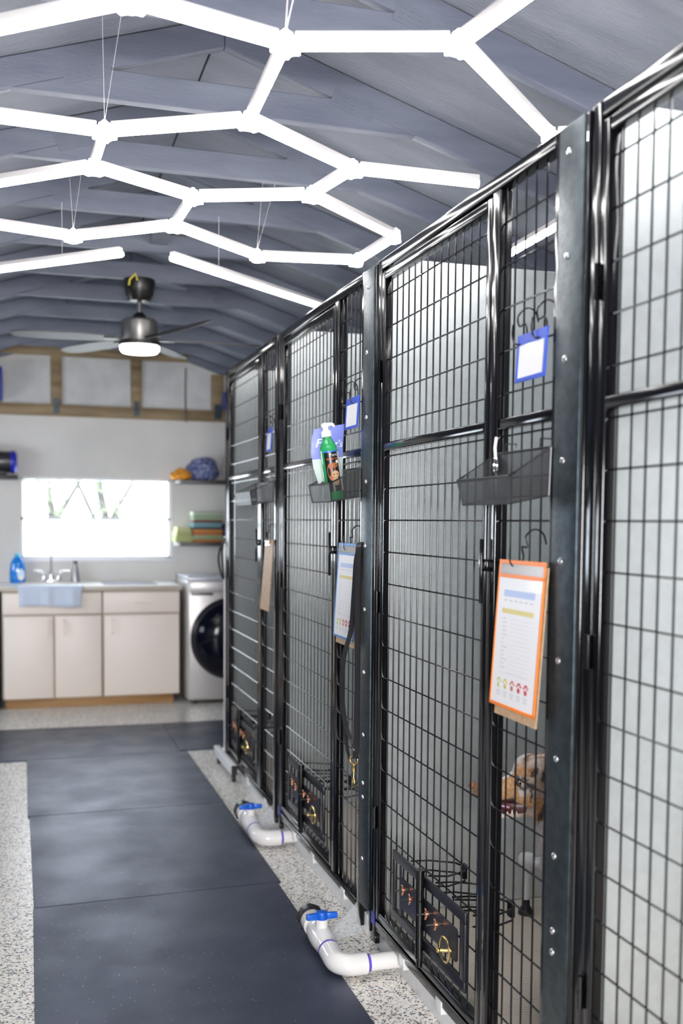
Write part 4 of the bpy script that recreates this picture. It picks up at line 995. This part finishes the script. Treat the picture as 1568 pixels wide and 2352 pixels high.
# bottles
bt = thing('detergent_bottle', (-.045, YB-.09, .918), 'blue dish soap bottle with pale label by the window', 'bottle')
bm_ = newmat('blue_liquid_plastic', (.01, .22, .72), .15, coat=.4)
MB().lathe([(.052, 0), (.058, .006), (.060, .09), (.052, .15), (.034, .19), (.018, .205)], (-.045, YB-.09, .918), (0, 0, 1), 28, 1, .55).build('body', bm_, bt, ang=60)
MB().lathe([(.020, 0), (.020, .022), (.010, .026)], (-.045, YB-.09, 1.123), (0, 0, 1), 16).build('cap', newmat('cyan_cap', (.03, .5, .75), .3), bt)
mb = MB(); c = [(-.02+.028*cos(a*PI/10), YB-.09-.0335, .985+.045*sin(a*PI/10)) for a in range(20)]; mb.prism(c, (0, .004, 0)); mb.build('label_patch', newmat('pale_label', (.55, .72, .85), .4), bt)
mb = MB(); c = [(-.02+.022*cos(a*PI/10), YB-.09-.035, .958+.016*sin(a*PI/10)) for a in range(20)]; mb.prism(c, (0, .002, 0)); mb.build('label_patch', newmat('white_label_patch', (.85, .82, .8), .4), bt)
sb = thing('soap_dispenser', (.396, YB-.08, .918), 'small brushed metal soap dispenser beside the faucet', 'soap dispenser')
MB().lathe([(.034, 0), (.034, .01), (.026, .08), (.016, .13), (.014, .15)], (.396, YB-.08, .918), (0, 0, 1), 24).build('body', newmat('brushed_steel', (.33, .33, .35), .35, .9), sb)
MB().lathe([(.017, 0), (.017, .02), (.012, .024)], (.396, YB-.08, 1.066), (0, 0, 1), 16).build('cap', 'blackplastic', sb)
mb = MB()
for k in range(12): mb.box(.60+k*.033, .615+k*.033, CF+.15, CF+.42, .9225, .927)
mb.box(.59, 1.0, CF+.13, CF+.44, .9182, .9225)
tag(mb.build('drying_rack_mat', newmat('grey_ribbed_silicone', (.22, .22, .26), .4)), 'grey ribbed drying mat lying on the worktop', 'mat')

# shelves
def shelf(x0, x1, z, label):
    tag(MB().box(x0, x1, YB-.235, YB-.003, z-.03, z).build('wall_shelf', 'shelf', bev=.002), label, 'shelf', 'dark wall shelves')
shelf(1.185, 2.1, 1.745, 'dark wall shelf right of the window, upper one with the knitted bundles')
shelf(1.178, 2.1, 1.242, 'dark wall shelf right of the window, lower one with folded towels')
shelf(-.75, -.035, 1.755, 'dark wall shelf left of the window with a grey cylinder on it')
for z in (1.73, 1.227):
    tag(MB().lathe([(.012, 0), (.016, .006), (.010, .018)], (1.20 if z > 1.5 else 1.195, YB-.236, z), (0, -1, 0), 14).build('clip_light', 'white'), 'small white knob on the %s right shelf edge' % ('upper' if z > 1.5 else 'lower'), 'knob')
def bundle(c, r, col1, col2, name, label, amp, sc, seed, cat='blanket'):
    mb = MB().ball(c, r, 48, 32); cc = Vector(c)
    for v in mb.v:
        d = (v-cc); n_ = noise.noise(d*sc+Vector((seed, 0, 0)))*.6+noise.noise(d*sc*2.7)*.4; v += d.normalized()*n_*amp
        if v.z < c[2]-r[2]*.80: v.z = c[2]-r[2]*.80
        if v.y > YB-.006: v.y = YB-.006
    m_ = newmat(name+'_knit', col1, .95); v_ = nd(m_, 'ShaderNodeTexVoronoi', Scale=70); lk(m_, worldco(m_), v_.inputs['Vector'])
    lk(m_, ramp(m_, v_.outputs['Distance'], [(.15, col2), (.55, col1)]), bs(m_).inputs['Base Color']); bump(m_, v_.outputs['Distance'], .8, .006)
    tag(mb.build(name, m_), label, cat)
bundle((1.225, YB-.16, 1.785), (.075, .070, .05), (.80, .32, .03, 1), (.9, .42, .06, 1), 'knitted_cloth', 'orange knitted cloth bundle on the upper right shelf', .035, 16, 2)
bundle((1.415, YB-.11, 1.83), (.135, .10, .105), (.05, .07, .24, 1), (.62, .66, .75, 1), 'woolly_rug', 'blue and white woolly bundle on the upper right shelf', .03, 12, 5)
bundle((1.66, YB-.11, 1.85), (.095, .10, .13), (.45, .42, .40, 1), (.6, .57, .54, 1), 'fleece_blanket', 'beige fleece bundle at the right end of the upper shelf', .02, 12, 9)
def folded(x0, x1, z, h, col, label, yb=.03, seed=0):
    mb = MB(); rr = random.Random(seed); nl = 2; hh = h/nl
    y0, y1 = YB-.215, YB-yb
    for k in range(nl):
        sag = rr.uniform(-.004, .004)
        pr = [(y0+.008, z+k*hh), (y0-.003+sag, z+k*hh+hh*.25), (y0-.003+sag, z+k*hh+hh*.7), (y0+.008, z+k*hh+hh*.97), (y1, z+k*hh+hh*.97), (y1, z+k*hh)]
        mb.prism([(x0+rr.uniform(0, .006), a, b) for a, b in pr], (x1-x0-rr.uniform(0, .008), 0, 0))
    tag(mb.build('folded_towel', newmat('towel_cloth', col, .95), bev=.004), label, 'towel', 'folded towels on the lower right shelf')
z = 1.243
for i, (c, h, nm) in enumerate((((.52, .56, .26, 1), .05, 'yellow-green folded towel at the bottom of the left pile'), ((.58, .60, .30, 1), .035, 'yellow-green folded towel in the middle of the left pile'), ((.66, .66, .36, 1), .035, 'pale yellow folded towel on top of the left pile'))):
    folded(1.172+.006*i, 1.315-.006*i, z, h, c, nm, seed=i); z += h
z = 1.243
for i, (c, h, nm) in enumerate((((.62, .25, .08, 1), .022, 'thin rust folded towel at the bottom of the right pile'), ((.38, .48, .28, 1), .038, 'sage green folded towel low in the right pile'), ((.66, .16, .08, 1), .016, 'thin red folded towel under the orange one'), ((.66, .34, .10, 1), .03, 'orange folded towel in the middle of the right pile'), ((.06, .08, .16, 1), .014, 'thin navy folded towel under the teal one'), ((.24, .42, .45, 1), .042, 'teal folded towel in the upper half of the right pile'), ((.30, .07, .05, 1), .016, 'thin dark red folded towel under the green and white ones'), ((.38, .48, .33, 1), .04, 'green folded towel near the top of the right pile'), ((.60, .66, .54, 1), .03, 'pale green folded towel on top of the right pile'))):
    folded(1.32-.004*(i % 3), 1.555+.004*((i+1) % 3), z, h, c, nm, seed=20+i); z += h
folded(1.575, 1.74, 1.243, .09, (.05, .03, .16, 1), 'dark purple folded towel right of the tall pile, lower one', seed=41)
folded(1.58, 1.735, 1.333, .06, (.10, .06, .30, 1), 'purple folded towel right of the tall pile, upper one', seed=42)
# left shelf cylinder
gd = thing('grooming_dryer', (-.2, YB-.12, 1.757), 'grey metallic cylinder with a blue rim on the left shelf', 'dryer')
MB().cyl((-.42, YB-.13, 1.86), (-.085, YB-.13, 1.86), .082, n=32).build('body', newmat('grey_metallic', (.12, .12, .13), .3, .8), gd, bev=.004)
MB().lathe([(.084, 0), (.087, .006), (.087, .03), (.070, .045), (.05, .048)], (-.088, YB-.13, 1.86), (1, 0, 0), 32).build('blue_rim', newmat('royal_blue_rim', (.02, .03, .45), .3), gd, ang=50)
MB().box(-.36, -.12, YB-.18, YB-.08, 1.757, 1.79).build('foot', 'blackplastic', gd, bev=.004)
MB().box(-.36, -.17, YB-.16, YB-.10, 1.935, 1.965).build('carry_handle', newmat('blue_handle', (.02, .03, .4), .35), gd, bev=.006)
tag(MB().box(-.36, -.143, YB-.30, YB-.05, 2.33, 2.57).build('storage_bin', newmat('royal_blue_bin', (.02, .04, .4), .4), bev=.01), 'royal blue bin on the timber ledge at the left edge of the photo', 'bin')
tag(MB().box(1.58, 1.70, YB-.20, YB-.05, 2.33, 2.47).build('storage_bin', newmat('dull_blue_bin', (.03, .06, .35), .4), bev=.01), 'small blue bin on the timber ledge behind the top of the far kennel', 'bin')
tag(MB().box(-.80, -.175, CF+.02, YB-.02, .0, .885).box(-.80, -.176, CF+.0, CF+.02, .05, .87).build('mini_fridge', 'blackplate', bev=.006), 'black cabinet-height appliance at the left edge of the photo, beside the sink cabinet', 'appliance')

# washer
WX0, WX1, WY = 1.196, 1.875, 8.0
ws = thing('washing_machine', ((WX0+WX1)/2, WY+.33, 0), 'champagne grey front-loading washing machine with a dark round door', 'washing machine')
MB().box(WX0, WX1, WY, YB-.02, .03, .955).build('body', 'washer', ws, bev=.02, seg=3)
MB().box(WX0+.004, WX1-.004, WY+.02, YB-.03, .955, .985).build('top_lid', 'washertop', ws, bev=.01, seg=3)
MB().box(WX0+.02, WX1-.02, WY-.012, WY+.01, .865, .955).build('control_panel', 'washer', ws, bev=.006)
MB().box(WX0+.03, WX0+.20, WY-.008, WY+.004, .845, .862).build('drawer_recess', 'fandark', ws, bev=.003)
cx, cz = 1.535, .51
dr = MB().lathe([(.315, -.004), (.318, .02), (.30, .045), (.285, .05)], (cx, WY, cz), (0, -1, 0), 64).build('door', 'doorring', ws, ang=50)
MB().lathe([(.29, .045), (.27, .085), (.22, .115), (.12, .135), (.03, .14)], (cx, WY, cz), (0, -1, 0), 64).build('door_glass', 'darkglass', dr, ang=60)
for x in (WX0+.06, WX1-.06):
    for y in (WY+.06, YB-.1): MB().cyl((x, y, 0), (x, y, .032), .022).build('foot', 'blackplastic', ws)
